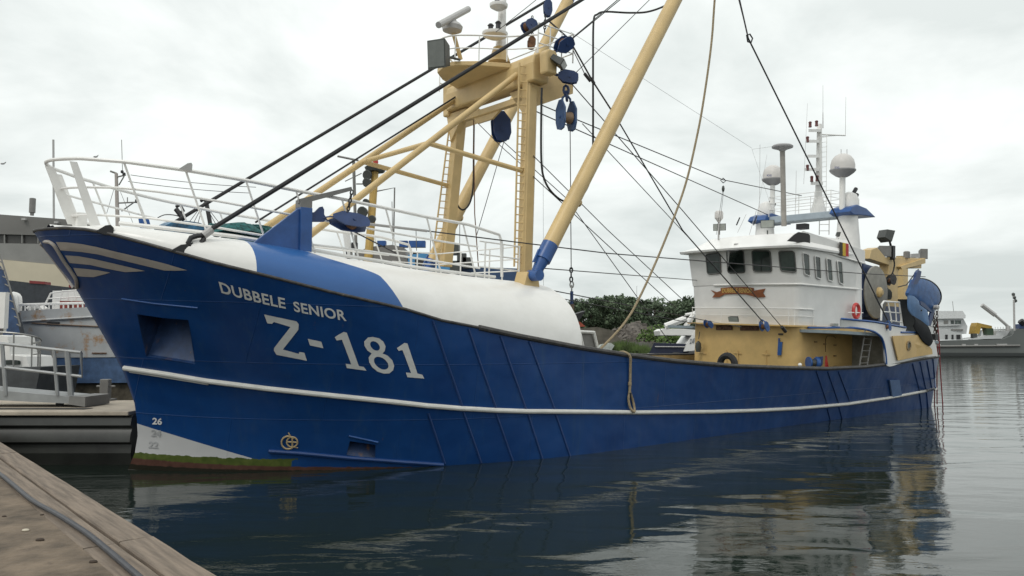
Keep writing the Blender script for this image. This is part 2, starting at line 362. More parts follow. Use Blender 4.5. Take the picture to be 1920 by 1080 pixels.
# hull material: blue topsides, white boot wedge at the bow, weed line, red bottom
def hull_mat():
    m = bpy.data.materials.new('hull_paint'); m.use_nodes = True; t = m.node_tree; b = t.nodes['Principled BSDF']
    b.inputs['Roughness'].default_value = 0.34; b.inputs['Specular IOR Level'].default_value = 0.32
    c = N(t, 'ShaderNodeTexCoord'); sx = N(t, 'ShaderNodeSeparateXYZ'); t.links.new(c.outputs['Object'], sx.inputs[0])
    def mth(op, a, b_=None, v=None):
        n = N(t, 'ShaderNodeMath', operation=op)
        for i, q in enumerate((a, b_)):
            if q is None: continue
            if isinstance(q, (int, float)): n.inputs[i].default_value = q
            else: t.links.new(q, n.inputs[i])
        return n.outputs[0]
    ns = N(t, 'ShaderNodeTexNoise', Scale=0.55, Detail=8.0, Roughness=0.65); t.links.new(c.outputs['Object'], ns.inputs['Vector'])
    r = N(t, 'ShaderNodeValToRGB'); t.links.new(ns.outputs[0], r.inputs[0])
    r.color_ramp.elements[0].position = .3; r.color_ramp.elements[1].position = .72
    r.color_ramp.elements[0].color = (0.004, 0.033, 0.132, 1); r.color_ramp.elements[1].color = (0.007, 0.053, 0.19, 1)
    # faint vertical run marks and scuffs
    mp = N(t, 'ShaderNodeMapping'); mp.inputs['Scale'].default_value = (2.2, 2.2, 0.25); t.links.new(c.outputs['Object'], mp.inputs[0])
    n3 = N(t, 'ShaderNodeTexNoise', Scale=2.0, Detail=6.0, Roughness=.7); t.links.new(mp.outputs[0], n3.inputs['Vector'])
    r3 = N(t, 'ShaderNodeValToRGB'); t.links.new(n3.outputs[0], r3.inputs[0]); r3.color_ramp.elements[0].position = .52; r3.color_ramp.elements[1].position = .8
    r3.color_ramp.elements[1].color = (.42, .42, .42, 1)
    m3 = N(t, 'ShaderNodeMixRGB'); t.links.new(r3.outputs[0], m3.inputs[0]); t.links.new(r.outputs[0], m3.inputs[1]); m3.inputs[2].default_value = (0.035, 0.075, 0.13, 1)
    nr = N(t, 'ShaderNodeTexNoise', Scale=2.6, Detail=9.0, Roughness=.75); t.links.new(mp.outputs[0], nr.inputs['Vector'])
    rr = N(t, 'ShaderNodeValToRGB'); t.links.new(nr.outputs[0], rr.inputs[0]); rr.color_ramp.elements[0].position = .655; rr.color_ramp.elements[1].position = .74; rr.color_ramp.elements[1].color = (.8, .8, .8, 1)
    mR = N(t, 'ShaderNodeMixRGB'); t.links.new(rr.outputs[0], mR.inputs[0]); t.links.new(m3.outputs[0], mR.inputs[1]); mR.inputs[2].default_value = (0.10, 0.058, 0.035, 1)
    blue = mR.outputs[0]
    nf = N(t, 'ShaderNodeTexNoise', Scale=7.0, Detail=5.0); t.links.new(c.outputs['Object'], nf.inputs['Vector'])
    jit = mth('MULTIPLY', mth('SUBTRACT', nf.outputs[0], .5), .12)
    # white wedge: z < 1.09 - 0.34*s
    lim = mth('SUBTRACT', 1.12, mth('MULTIPLY', sx.outputs[0], 0.33))
    isw = mth('LESS_THAN', sx.outputs[2], lim)
    mw = N(t, 'ShaderNodeMixRGB'); t.links.new(isw, mw.inputs[0]); t.links.new(blue, mw.inputs[1]); mw.inputs[2].default_value = (.46, .46, .46, 1)
    zz = mth('ADD', sx.outputs[2], jit)
    isg = mth('LESS_THAN', zz, .40); isg2 = mth('MULTIPLY', isg, mth('LESS_THAN', mth('ADD', sx.outputs[0], mth('MULTIPLY', jit, 6.0)), 2.95))
    mg = N(t, 'ShaderNodeMixRGB'); t.links.new(isg2, mg.inputs[0]); t.links.new(mw.outputs[0], mg.inputs[1])
    gcol = N(t, 'ShaderNodeValToRGB'); t.links.new(nf.outputs[0], gcol.inputs[0]); gcol.color_ramp.elements[0].color = (.02, .045, .008, 1); gcol.color_ramp.elements[1].color = (.12, .14, .035, 1)
    t.links.new(gcol.outputs[0], mg.inputs[2])
    zr = mth('ADD', sx.outputs[2], mth('MULTIPLY', jit, .5))
    isr = mth('LESS_THAN', zr, mth('SUBTRACT', .27, mth('MULTIPLY', sx.outputs[0], .018)))
    rc = N(t, 'ShaderNodeValToRGB'); t.links.new(nf.outputs[0], rc.inputs[0]); rc.color_ramp.elements[0].color = (.04, .018, .013, 1); rc.color_ramp.elements[1].color = (.13, .065, .05, 1)
    m4 = N(t, 'ShaderNodeMixRGB'); t.links.new(isr, m4.inputs[0]); t.links.new(mg.outputs[0], m4.inputs[1]); t.links.new(rc.outputs[0], m4.inputs[2])
    isk = mth('LESS_THAN', zr, .13)
    m5 = N(t, 'ShaderNodeMixRGB'); t.links.new(isk, m5.inputs[0]); t.links.new(m4.outputs[0], m5.inputs[1]); m5.inputs[2].default_value = (.022, .02, .014, 1)
    t.links.new(m5.outputs[0], b.inputs['Base Color'])
    def seams(t, c, prev, w, h, st):
        sp2_ = N(t, 'ShaderNodeSeparateXYZ'); t.links.new(c.outputs['Object'], sp2_.inputs[0]); cb2 = N(t, 'ShaderNodeCombineXYZ'); t.links.new(sp2_.outputs[0], cb2.inputs[0]); t.links.new(sp2_.outputs[2], cb2.inputs[1])
        bk = N(t, 'ShaderNodeTexBrick'); bk.inputs['Scale'].default_value = 1; bk.inputs['Brick Width'].default_value = w; bk.inputs['Row Height'].default_value = h; bk.inputs['Mortar Size'].default_value = .012; bk.inputs['Mortar Smooth'].default_value = .6
        t.links.new(cb2.outputs[0], bk.inputs['Vector']); b3 = N(t, 'ShaderNodeBump', Strength=st, Distance=.012); t.links.new(bk.outputs['Fac'], b3.inputs['Height']); t.links.new(prev.outputs[0], b3.inputs['Normal']); return b3
    # plating is never perfectly fair
    nb = N(t, 'ShaderNodeTexNoise', Scale=0.9, Detail=2.0); t.links.new(c.outputs['Object'], nb.inputs['Vector'])
    bp = N(t, 'ShaderNodeBump', Strength=0.7, Distance=.08); t.links.new(nb.outputs[0], bp.inputs['Height']); bp = seams(t, c, bp, 3.4, 1.35, .6); t.links.new(bp.outputs[0], b.inputs['Normal'])
    return m
HULLM = hull_mat()
import bmesh
hmb = MB(); hmb.grid(full, True)
# BVH of the untouched hull for laying stripes and letters on it
bvh = BVHTree.FromPolygons([tuple(v) for v in hmb.v], hmb.f)
def onhull(px, py, off=0.0):
    d = dloc(px, py).normalized(); h = bvh.ray_cast(C0, d)
    if h[0] is None: return None
    n = h[1] if h[1].dot(d) < 0 else -h[1]
    return h[0]+n*off, n
def H(px, py, off=0.0):
    r = onhull(px, py, off)
    return r[0] if r else P(px, py, 4.5)
hull = hmb.build('hull', HULLM, boat, ang=50)
# smoothing keeps the plates fair; cut the two recesses
def cut_pocket(o, quad, depth, drop, name):
    pts = [onhull(*q) for q in quad]; c = sum((p[0] for p in pts), Vector())/4; nrm = sum((p[1] for p in pts), Vector()).normalized()
    bm = bmesh.new(); bm.from_mesh(o.data)
    def near(): return [f for f in bm.faces if (f.calc_center_median()-c).length < 3.2 and f.normal.dot(nrm) > 0.3]
    planes = []
    for i in range(4):
        a, b2 = pts[i][0], pts[(i+1) % 4][0]; pn = (b2-a).cross(nrm).normalized()
        if (c-a).dot(pn) > 0: pn = -pn
        planes.append((a, pn)); g = near(); es = list({e for f in g for e in f.edges}); vs = list({v for f in g for v in f.verts})
        bmesh.ops.bisect_plane(bm, geom=g+es+vs, dist=1e-4, plane_co=a, plane_no=pn)
    dead = [f for f in near() if all((f.calc_center_median()-a).dot(n_) < -1e-4 for a, n_ in planes)]
    bmesh.ops.delete(bm, geom=dead, context='FACES'); bm.to_mesh(o.data); bm.free()
    # the pocket: quad order TL TR BR BL
    f = [p[0]+p[1]*0.002 for p in pts]; inw = -nrm
    bk = [f[0]+inw*depth, f[1]+inw*depth, f[2]+inw*drop, f[3]+inw*drop]
    mb = MB(); mb.add(f+bk, [(0, 1, 5, 4), (1, 2, 6, 5), (3, 7, 4, 0), (4, 5, 6, 7), (2, 3, 7, 6)])
    r = mb.build(name, mat('recess_paint', (0.022, 0.055, 0.15), .4, var=.25, stain=(.18, .10, .055), stain_amt=.55, stain_scale=3.5, streak=True), o, smooth=False)
    return f, nrm
fA, nA = cut_pocket(hull, [(257, 589), (353, 600), (366, 683), (274, 668)], 1.35, .10, 'anchor_recess')
fB, nB = cut_pocket(hull, [(656, 827), (704, 834), (703, 863), (649, 856)], .5, .10, 'sea_chest_recess')
# brow plates above the recesses
hull['_b'] = (0, 0, 0)
def hull_tube(px, r, name, m, off=None, parent=None, n=8, sp_=True):
    off = r*0.55 if off is None else off
    pp = []
    for (a, b), (c, d) in zip(px, px[1:]):
        k = max(2, int(math.hypot(c-a, d-b)/14))
        pp += [(a+(c-a)*i/k, b+(d-b)*i/k) for i in range(k)]
    pp.append(px[-1]); pts = [H(x, y, off) for x, y in pp]
    return MB().tube(pts, r, n).build(name, m, parent if parent else hull)
hull_tube([(229, 560), (290, 569), (371, 577)], .018, 'recess_brow', BLUE)
hull_tube([(654, 817), (709, 829)], .022, 'recess_brow', BLUE)
RUBW = mat('rub_rail_white', (0.62, 0.61, 0.57), .45, var=.06, stain=(.16, .09, .04), stain_amt=.22, stain_scale=6, )
rubpx = [(235, 689), (300, 698.5), (389, 713.5), (500, 727.5), (626, 741), (740, 753), (800, 760), (867, 765.5), (929, 769), (987, 771), (1100, 772), (1196, 773), (1340, 771.5), (1420, 769), (1497, 765), (1588, 757), (1663, 746), (1720, 735.5), (1755, 728.5)]
hull_tube(rubpx, .062, 'rub_rail', RUBW, off=.03, n=10)
hull_tube([(245, 695.5), (300, 704), (392, 719)], .035, 'rub_rail_doubler', RUBW, off=.02)
hull_tube([(505, 845.5), (560, 849), (649, 857.5), (740, 864.5), (831, 871)], .05, 'lower_rub_rail', mat('lower_rail_blue', (.010, .045, .165), .4), off=.02)
RIBM = mat('weld_rib_paint', (0.010, 0.040, 0.145), .45, var=.1)
ribs = [[(811, 601), (838, 680), (867, 762)], [(803, 775), (834, 869)], [(878, 616), (903, 690), (930, 765)], [(869, 773), (902, 868)], [(938, 630), (962, 700), (986, 767)], [(930, 775), (961, 864)],
        [(992, 640), (1016, 705), (1040, 768)], [(990, 777), (1017, 862)], [(1042, 778), (1069, 857)],
        [(1530.5, 696), (1551, 757)], [(1552, 697), (1572, 755)], [(1572, 697), (1593, 752)], [(1551, 766), (1557, 789)], [(1573, 764), (1579, 786)],
        [(1711, 682), (1724, 733)], [(1725, 679), (1736, 730)], [(1738, 677), (1747, 728)], [(1749, 674), (1754, 727)], [(1724, 739), (1728, 767)], [(1737, 736), (1740, 766)]]
for r_ in ribs: hull_tube(r_, .03, 'hull_rib', RIBM, off=.004)
# cap rail round the hull top
ct_ = [p+Vector((0, 0, .02)) for p in full[-1]]
nfw = cols_d.index(6.75); nt2 = len(ct_)
MB().tube(ct_[nt2-nfw:]+ct_[:nfw+1], .035, 8).build('cap_rail', CAP, hull)
MB().tube(ct_[nfw:nt2-nfw+1], .07, 8).build('cap_rail', CAP, hull)
# bulwark inner face and main deck
DECK = mat('deck_green', (0.10, 0.12, 0.11), .7, var=.2, stain=(.15, .08, .05), stain_amt=.4)
def inside(drop, inset):
    out = []
    for sd in [c for c in cols_d if c >= 7.9]:
        q = hull_pt(sd, max(.1, 1-drop/zd_of(sd))); out.append(L(q[0], q[1]-inset, q[2]))
    e_ = out[-1]; out += [e_+Vector((.4, .2, 0)), e_+Vector((.68, .6, 0)), Vector((e_.x+.8, 0, e_.z))]
    return out+[Vector((p.x, -p.y, p.z)) for p in out[-2::-1]]
inner = inside(0, .07); mid_in = inside(.6, .09); low = inside(1.15, .1)
MB().grid([inner, mid_in, low]).build('bulwark_inside', mat('bulwark_ochre', (0.42, .30, .14), .6, var=.15, stain=(.2, .1, .05), stain_amt=.4), hull)
mb = MB(); n_ = len(low); mb.grid([low[:n_//2+1], low[:n_//2-1:-1]])
mb.build('main_deck', DECK, boat)

# ---- flat shapes (letters, stripes) tessellated in 2D then laid on a surface
def flat_mesh(loops, text=None, offset=0.0, spacing=1.0):
    if text is not None:
        cu = bpy.data.curves.new('t', 'FONT'); cu.body = text; cu.offset = offset; cu.size = 1; cu.space_character = spacing; cu.resolution_u = 4
    else:
        cu = bpy.data.curves.new('t', 'CURVE'); cu.dimensions = '2D'; cu.fill_mode = 'BOTH'
        for lp in loops:
            sp_ = cu.splines.new('POLY'); sp_.points.add(len(lp)-1)
            for q, pt in zip(lp, sp_.points): pt.co = (q[0], q[1], 0, 1)
            sp_.use_cyclic_u = True
    ob = bpy.data.objects.new('t', cu); col.objects.link(ob); bpy.context.view_layer.update()
    me = bpy.data.meshes.new_from_object(ob.evaluated_get(bpy.context.evaluated_depsgraph_get()))
    bpy.data.objects.remove(ob)
    bm = bmesh.new(); bm.from_mesh(me)
    bmesh.ops.remove_doubles(bm, verts=bm.verts, dist=1e-4)
    bmesh.ops.triangulate(bm, faces=bm.faces)
    return bm
def lay(bm, fn, name, m, parent, maxlen=None, thick=0.0):
    if maxlen:
        for _ in range(4):
            es = [e for e in bm.edges if e.calc_length() > maxlen]
            if not es: break
            bmesh.ops.subdivide_edges(bm, edges=es, cuts=1); bmesh.ops.triangulate(bm, faces=bm.faces)
    for v in bm.verts: v.co = fn(v.co.x, v.co.y)
    mb = MB(); bm.verts.index_update(); mb.add([v.co.copy() for v in bm.verts], [tuple(v.index for v in f.verts) for f in bm.faces]); bm.free()
    return mb.build(name, m, parent, smooth=False)
def z7(l): return [(380+x/2.842, -(480+y/2.842)) for x, y in l]
def z3(l): return [(60+x/6.4, -(400+y/6.4)) for x, y in l]
onh = lambda x, y: H(x, -y, .013)
Zp = z7([(328, 310), (500, 347), (512, 362), (510, 392), (428, 497), (512, 520), (516, 510), (542, 514), (556, 557), (394, 525), (380, 502), (382, 488), (468, 377), (380, 350), (370, 360), (345, 357)])
Dp = z7([(560, 440), (632, 455), (643, 490), (572, 475)])
Op = z7([(704, 432), (724, 418), (752, 403), (768, 408), (832, 585), (858, 590), (873, 610), (768, 596), (762, 573), (792, 577), (742, 445), (714, 449)])
def ell(cx, cy, rx, ry, rot, n=28):
    return [(cx+rx*math.cos(a)*math.cos(rot)-ry*math.sin(a)*math.sin(rot), cy+rx*math.cos(a)*math.sin(rot)+ry*math.sin(a)*math.cos(rot)) for a in [2*math.pi*i/n for i in range(n)]]
E8 = z7([(880, 434), (905, 430), (940, 438), (962, 455), (974, 480), (970, 505), (958, 518), (985, 530), (1010, 555), (1020, 585), (1014, 608), (995, 624), (965, 626), (930, 614), (903, 592), (887, 565), (884, 540), (900, 518), (878, 503), (862, 478), (860, 455)])
E8a = z7(ell(918, 478, 30, 20, .75)); E8b = z7(ell(951, 570, 44, 27, .65))
O2 = z7([(1034, 490), (1052, 478), (1074, 462), (1090, 465), (1144, 625), (1170, 632), (1180, 652), (1090, 645), (1082, 620), (1110, 622), (1064, 500), (1044, 505)])
lay(flat_mesh([Zp]), onh, 'registration_letter', LETTER, hull, 14)
for nm, lp in (('registration_dash', [Dp]), ('registration_numeral', [Op]), ('registration_numeral', [E8, E8a, E8b]), ('registration_numeral', [O2])):
    lay(flat_mesh(lp), onh, nm, LETTER, hull, 14)
S1 = z3([(290, 340), (420, 345), (600, 365), (780, 400), (1000, 455), (1300, 525), (1600, 600), (1865, 680), (1720, 685), (1590, 683), (1300, 612), (1000, 540), (800, 490), (600, 460), (345, 440)])
S2 = z3([(400, 500), (560, 510), (750, 545), (950, 590), (1160, 640), (1360, 688), (1240, 696), (1120, 702), (900, 660), (700, 615), (455, 592)])
S3 = z3([(500, 650), (620, 660), (800, 680), (945, 708), (840, 736), (740, 762), (640, 758), (550, 750)])
for sp__ in (S1, S2, S3): lay(flat_mesh([sp__]), onh, 'bow_stripe', STRIPE, hull, 9)
def quadmap(w, h, tl, tr, bl, br, sag=0):
    def f(x, y):
        u, v = x/w, y/h
        tx = tl[0]+(tr[0]-tl[0])*u; ty = tl[1]+(tr[1]-tl[1])*u; bx = bl[0]+(br[0]-bl[0])*u; by = bl[1]+(br[1]-bl[1])*u
        return bx+(tx-bx)*v, by+(ty-by)*v+4*sag*u*(1-u)
    return f
def text_on(txt, tl, tr, bl, br, sag, name, m, parent, fn, offset=.02, spacing=1.0, maxlen=None):
    bm = flat_mesh(None, txt, offset, spacing); xs = [v.co.x for v in bm.verts]; ys = [v.co.y for v in bm.verts]
    x0, x1, y0, y1 = min(xs), max(xs), min(ys), max(ys)
    q = quadmap(x1-x0, y1-y0, tl, tr, bl, br, sag)
    return lay(bm, lambda x, y: fn(*q(x-x0, y-y0)), name, m, parent, maxlen)
text_on('DUBBELE', (410, 527.5), (534, 559), (416, 549), (536, 579), 1.2, 'name_lettering', LETTER, hull, lambda x, y: H(x, y, .013), .022, 1.05)
text_on('SENIOR', (549, 564), (647, 582), (552, 583.5), (650, 602), .8, 'name_lettering', LETTER, hull, lambda x, y: H(x, y, .013), .022, 1.05)
DRAFT = mat('draught_mark_paint', (.62, .62, .62), .5); DR2 = mat('draught_mark_faded', (.37, .375, .38), .5)
for tx, x, y, m_ in (('26', 286, 795.5, DRAFT), ('24', 284, 818, DR2), ('22', 279, 840, DR2)):
    text_on(tx, (x+.8, y-13), (x+19, y-11.5), (x, y), (x+18, y+1), 0, 'draught_mark', m_, hull, lambda a, b: H(a, b, .013), .03)
# gold load-line style emblem: open ring with a small spoked wheel
mb = MB()
def ringpx(cx, cy, rx, ry, a0=0, a1=360, n=26): return [H(cx+rx*math.cos(rad(a)), cy+ry*math.sin(rad(a)), .015) for a in [a0+(a1-a0)*i/n for i in range(n+1)]]
mb.tube(ringpx(540.5, 829.5, 12.5, 12, 40, 320), .022, 6); mb.tube(ringpx(548, 828.5, 10, 9.5), .02, 6)
mb.tube([H(538.5, 828, .015), H(558, 829, .015)], .02, 6); mb.tube([H(548, 819.5, .015), H(548.5, 838, .015)], .02, 6); mb.tube([H(541, 811, .015), H(546, 820, .015)], .016, 6); mb.tube([H(548, 838, .015), H(559, 839.5, .015)], .01, 6)
mb.build('bow_emblem', mat('emblem_tan', (.42, .32, .18), .5), hull)
# stem bar with rounded head (both sides)
hb = [P(82, 453, .05), H(90, 452.5, .02), H(97, 454, .03), H(106, 462, .03), H(121, 487, .03), H(138, 512, .03), H(145, 525, .03), H(146, 539, .03)]
MB().tube(spline(hb, 5), .042, 8).build('stem_bar', STRIPE, hull)
MB().tube(spline([Vector((p.x, -p.y, p.z)) for p in hb], 5), .042, 8).build('stem_bar', STRIPE, hull)
# pale patch plate on the quarter
mb = MB(); q = [H(1665, 712, .02), H(1683, 712, .02), H(1688, 742, .02), H(1671, 745, .02)]; mb.prism(q, (0, -.0, 0)); mb = MB().prism([p for p in q], -Vector((0, .06, 0)))
mb.build('discharge_cover', mat('pale_blue_plate', (.085, .16, .33), .4, var=.1), hull, smooth=False)

# ---- whaleback over the bow
whale_line = [(60, 428), (120, 424), (200, 423), (280, 431), (340, 438), (460, 452), (560, 470), (640, 485), (700, 493), (760, 504), (850, 516), (960, 528), (990, 531), (1040, 540)]
PT = [(-2.15, 0), (-1.85, .45), (-1.2, 1.3), (0, 2.0), (1.4, 2.5), (3, 2.75), (5, 2.8), (7, 2.6), (10.2, 2.15)]
wcols = [-1.95, -1.5, -1.15, -.6, 0, .7, 1.42, 2.2, 3.0, 3.9, 4.77, 5.7, 6.75, 7.6, 8.5, 9.3, 9.9, 10.2]
def whale_top(s):
    pt = sm(PT, s); return pt, (zd_of(s)+.12 if s < -1.4 else max(zfit(s, pt, whale_line), zd_of(s)+.1))
def whale_sec(s, side=1, nn=10):
    pd = pdeck(s) if s >= -2.08 else 0.66*math.sqrt((s+2.22)/.14); zd = zd_of(s)+.03; pt, zt_ = whale_top(s)
    if s < -1.9: pt = min(pt, pd*.6)
    ex = 0.92 if s > 0 else 0.75
    out = []
    for i in range(nn+1):
        a = math.pi/2*i/nn; out.append((pt+(pd-.06-pt)*math.cos(a)**ex if i < nn else pt, zd+(zt_-zd)*math.sin(a)**.95))
    return out
rows = []
for s in wcols:
    sec = whale_sec(s); ctr = sec[-1][1]+.05
    r = [L(s, p, z) for p, z in sec]+[L(s, sec[-1][0]*.5, ctr), L(s, 0, ctr+.01)]
    r += [Vector((q.x, -q.y, q.z)) for q in r[-2::-1]]; rows.append(r)
def whale_mat():
    m = bpy.data.materials.new('whaleback_paint'); m.use_nodes = True; t = m.node_tree; b = t.nodes['Principled BSDF']; b.inputs['Roughness'].default_value = .3
    c = N(t, 'ShaderNodeTexCoord'); sx = N(t, 'ShaderNodeSeparateXYZ'); t.links.new(c.outputs['Object'], sx.inputs[0])
    def cmp(op, a, v): 
        n = N(t, 'ShaderNodeMath', operation=op); t.links.new(a, n.inputs[0])
        if isinstance(v, float): n.inputs[1].default_value = v
        else: t.links.new(v, n.inputs[1])
        return n.outputs[0]
    # the blue band: its edges lie athwartships
    a = cmp('GREATER_THAN', sx.outputs[0], 1.50); zm = N(t, 'ShaderNodeMapRange'); zm.interpolation_type = 'SMOOTHSTEP'; zm.inputs[1].default_value = 4.75; zm.inputs[2].default_value = 5.3; zm.inputs[3].default_value = 0; zm.inputs[4].default_value = -1.1; t.links.new(sx.outputs[2], zm.inputs[0])
    zl = N(t, 'ShaderNodeMath', operation='MULTIPLY_ADD'); t.links.new(sx.outputs[2], zl.inputs[0]); zl.inputs[1].default_value = -.6; zl.inputs[2].default_value = 7.15
    za2 = N(t, 'ShaderNodeMath', operation='ADD'); t.links.new(zl.outputs[0], za2.inputs[0]); t.links.new(zm.outputs[0], za2.inputs[1])
    b_ = cmp('LESS_THAN', sx.outputs[0], za2.outputs[0]); ab = cmp('MULTIPLY', a, b_)
    # the band stops where the whaleback meets the flat deck
    ns = N(t, 'ShaderNodeTexNoise', Scale=1.3, Detail=7.0, Roughness=.65); t.links.new(c.outputs['Object'], ns.inputs['Vector'])
    rw = N(t, 'ShaderNodeValToRGB'); t.links.new(ns.outputs[0], rw.inputs[0]); rw.color_ramp.elements[0].color = (.70, .69, .66, 1); rw.color_ramp.elements[1].color = (.82, .81, .79, 1); rw.color_ramp.elements[0].position = .3
    n2 = N(t, 'ShaderNodeTexNoise', Scale=5.0, Detail=9.0, Roughness=.8); t.links.new(c.outputs['Object'], n2.inputs['Vector'])
    r2 = N(t, 'ShaderNodeValToRGB'); t.links.new(n2.outputs[0], r2.inputs[0]); r2.color_ramp.elements[0].position = .66; r2.color_ramp.elements[1].position = .8; r2.color_ramp.elements[1].color = (.5, .5, .5, 1)
    m2 = N(t, 'ShaderNodeMixRGB'); t.links.new(r2.outputs[0], m2.inputs[0]); t.links.new(rw.outputs[0], m2.inputs[1]); m2.inputs[2].default_value = (.5, .44, .34, 1)
    rb = N(t, 'ShaderNodeValToRGB'); t.links.new(ns.outputs[0], rb.inputs[0]); rb.color_ramp.elements[0].color = (.020, .088, .27, 1); rb.color_ramp.elements[1].color = (.028, .118, .335, 1)
    mm = N(t, 'ShaderNodeMixRGB'); t.links.new(ab, mm.inputs[0]); t.links.new(m2.outputs[0], mm.inputs[1]); t.links.new(rb.outputs[0], mm.inputs[2])
    t.links.new(mm.outputs[0], b.inputs['Base Color'])
    nb = N(t, 'ShaderNodeTexNoise', Scale=1.1, Detail=3.0); t.links.new(c.outputs['Object'], nb.inputs['Vector'])
    bp = N(t, 'ShaderNodeBump', Strength=0.5, Distance=.06); t.links.new(nb.outputs[0], bp.inputs['Height']); t.links.new(bp.outputs[0], b.inputs['Normal'])
    return m
mb = MB(); mb.grid(rows); last = rows[-1]; mb.add(last, [tuple(range(len(last)))])
whale = mb.build('whaleback', whale_mat(), boat, ang=60)
q_ = P(633, 500, 3.5); MB().sphere(q_, .07, 8, (1.4, .6, .8)).build('drain_plug', BLACK, whale)
for x_, y_ in ((1020, 590), (905, 540)): MB().box(P(x_, y_, 3.4), (.09, .05, .04)).build('lashing_eye', GREY, whale)
# pad eyes on the bow
def padeye(a, b, c_, d, p, name='pad_eye', m=BLACK, t=.07):
    q = [P(*x, p) for x in (a, b, c_, d)]
    return MB().prism(q, (0, -t, 0)).build(name, m, whale, smooth=False)
for i, (dx_, dy_) in enumerate(((0, 0), (141, 36))):
    pts = [(178+dx_, 434+dy_), (197+dx_, 423+dy_), (206+dx_, 422+dy_), (212+dx_, 428+dy_), (210+dx_, 443+dy_), (194+dx_, 440+dy_)]
    pl = 2.15 if i == 0 else 3.05
    MB().prism([P(x, y, pl) for x, y in pts], (0, -.09, 0)).build('pad_eye', BLACK, whale, smooth=False)

# ---- bow rail
PR = [(-2.05, 0), (-1.9, .6), (-1.5, 1.2), (-.9, 1.75), (.2, 2.35), (1.4, 2.7), (3, 2.85), (5, 2.85), (8.2, 2.55)]
top_r = [(88, 322), (91, 312), (97, 303), (115, 298), (150, 297), (232, 303), (348, 319), (461, 338), (555, 357), (641, 373), (723, 390), (800, 407), (868, 419), (925, 432), (960, 438)]
mid_r = [(105, 370), (112, 363), (125, 355), (161, 351), (224, 352), (286, 358), (391, 374), (500, 394), (671, 425), (760, 441), (849, 456), (935, 468), (980, 474)]
low_r = [(120, 409), (148, 405), (182, 403), (273, 408), (391, 424), (484, 440), (579, 458), (692, 471), (825, 491), (938, 509), (980, 513)]
def railcurve(line, ds, s1, dp=0, n=40, zt=None):
    pts = []
    for i in range(n+1):
        if i < 14:
            a = i/14; s_ = -2.05+(a**2)*.55
        else: s_ = -1.5+(s1+1.5)*(i-14)/(n-14)
        p_ = (0 if i == 0 else 1.2*math.sqrt((s_+2.05)/.55)) if s_ < -1.5 else sm(PR, s_)
        z = zfit(s_+ds, max(p_+dp, 0), line) if i > 10 else None
        pts.append([s_+ds, max(p_+dp, 0) if i else 0, z])
    zz = next(q[2] for q in pts if q[2] is not None)
    for i, q in enumerate(pts):
        if q[2] is None: q[2] = zz+(0.02)*(11-i)/11
    return [L(*q) for q in pts]
rail = MB().build('bow_rail', WHITE, boat) if False else None
T_ = railcurve(top_r, 0, 7.85); M_ = railcurve(mid_r, .3, 7.9, -.03); W_ = railcurve(low_r, .55, 7.75, -.06)
# rounded aft corner of the top rail down to the deck
T_ = T_+[P(936, 440, 2.55), P(940, 452, 2.55), P(941, 519, 2.55)]
mir = lambda l: [Vector((q.x, -q.y, q.z)) for q in l]
top_o = MB().tube(mir(T_)[::-1]+T_[1:], .042, 8).build('bow_rail', WHITE, boat)
for nm, l in (('rail_bar', M_), ('rail_bar', W_)): MB().tube(mir(l)[::-1]+l[1:], .027, 8).build(nm, WHITE, top_o)
def surf_z(s, p):
    sec = whale_sec(min(max(s, -2.1), 10.2)); 
    if p <= sec[-1][0]: return sec[-1][1]+.03
    for (p0, z0_), (p1, z1_) in zip(sec, sec[1:]):
        if p1 <= p <= p0: return z0_+(z1_-z0_)*(p0-p)/(p0-p1+1e-9)
    return sec[0][1]
for px in (232, 348, 461, 555, 641, 723, 800, 868):
    y = interp(top_r, px); s_ = 2.0
    for _ in range(12): s_ = P(px, y, sm(PR, s_)).x
    p_ = sm(PR, s_); z_ = zfit(s_, p_, top_r)
    for sg in (1, -1):
        MB().tube([L(s_, p_*sg, z_), L(s_+.58, (p_-.1)*sg, surf_z(s_+.58, p_-.1)-.03)], .024, 8).build('rail_post', WHITE, top_o)
# two broad raked plates at the stemhead
for (a, b, w) in (((93, 312), (139, 421), .17), ((138, 303), (180, 425), .14)):
    p0 = .12 if a[0] < 100 else 1.1
    A_ = P(a[0], a[1], p0); B_ = P(b[0], b[1], p0-.05)
    for sg in ((1,) if a[0] < 100 else (1, -1)):
        a2, b2 = (Vector((v.x, v.y*sg, v.z)) for v in (A_, B_))
        MB().prism([a2-Vector((w*.5, 0, 0)), a2+Vector((w*.5, 0, 0)), b2+Vector((w*.75, 0, 0)), b2-Vector((w*.75, 0, 0))], (0, .05*sg, 0)).build('rail_stanchion', WHITE, top_o, smooth=False)
MB().prism([P(336, 316, 2.6), P(352, 306, 2.6), P(359, 305, 2.6), P(361, 309, 2.6), P(360, 321, 2.6)], (0, .03, 0)).build('rail_lug', LGREY, top_o, smooth=False)
# small locker and fairlead box at the stemhead
MB().box(P(152, 413, .15), (.22, .3, .34)).build('stemhead_box', WHITE, boat, smooth=False, bevel=.02)
# deck edge coaming seen under the lower bar
cm = [L(s, sm(PT, s)-.0, surf_z(s, sm(PT, s))+.05) for s in (-.8, 0, .7, 1.4, 2.2, 3, 4, 5, 6, 7, 8, 9)]
for sg in (1, -1): MB().tube([Vector((q.x, q.y*sg, q.z)) for q in cm], .05, 6).build('deck_coaming', WHITE, whale)
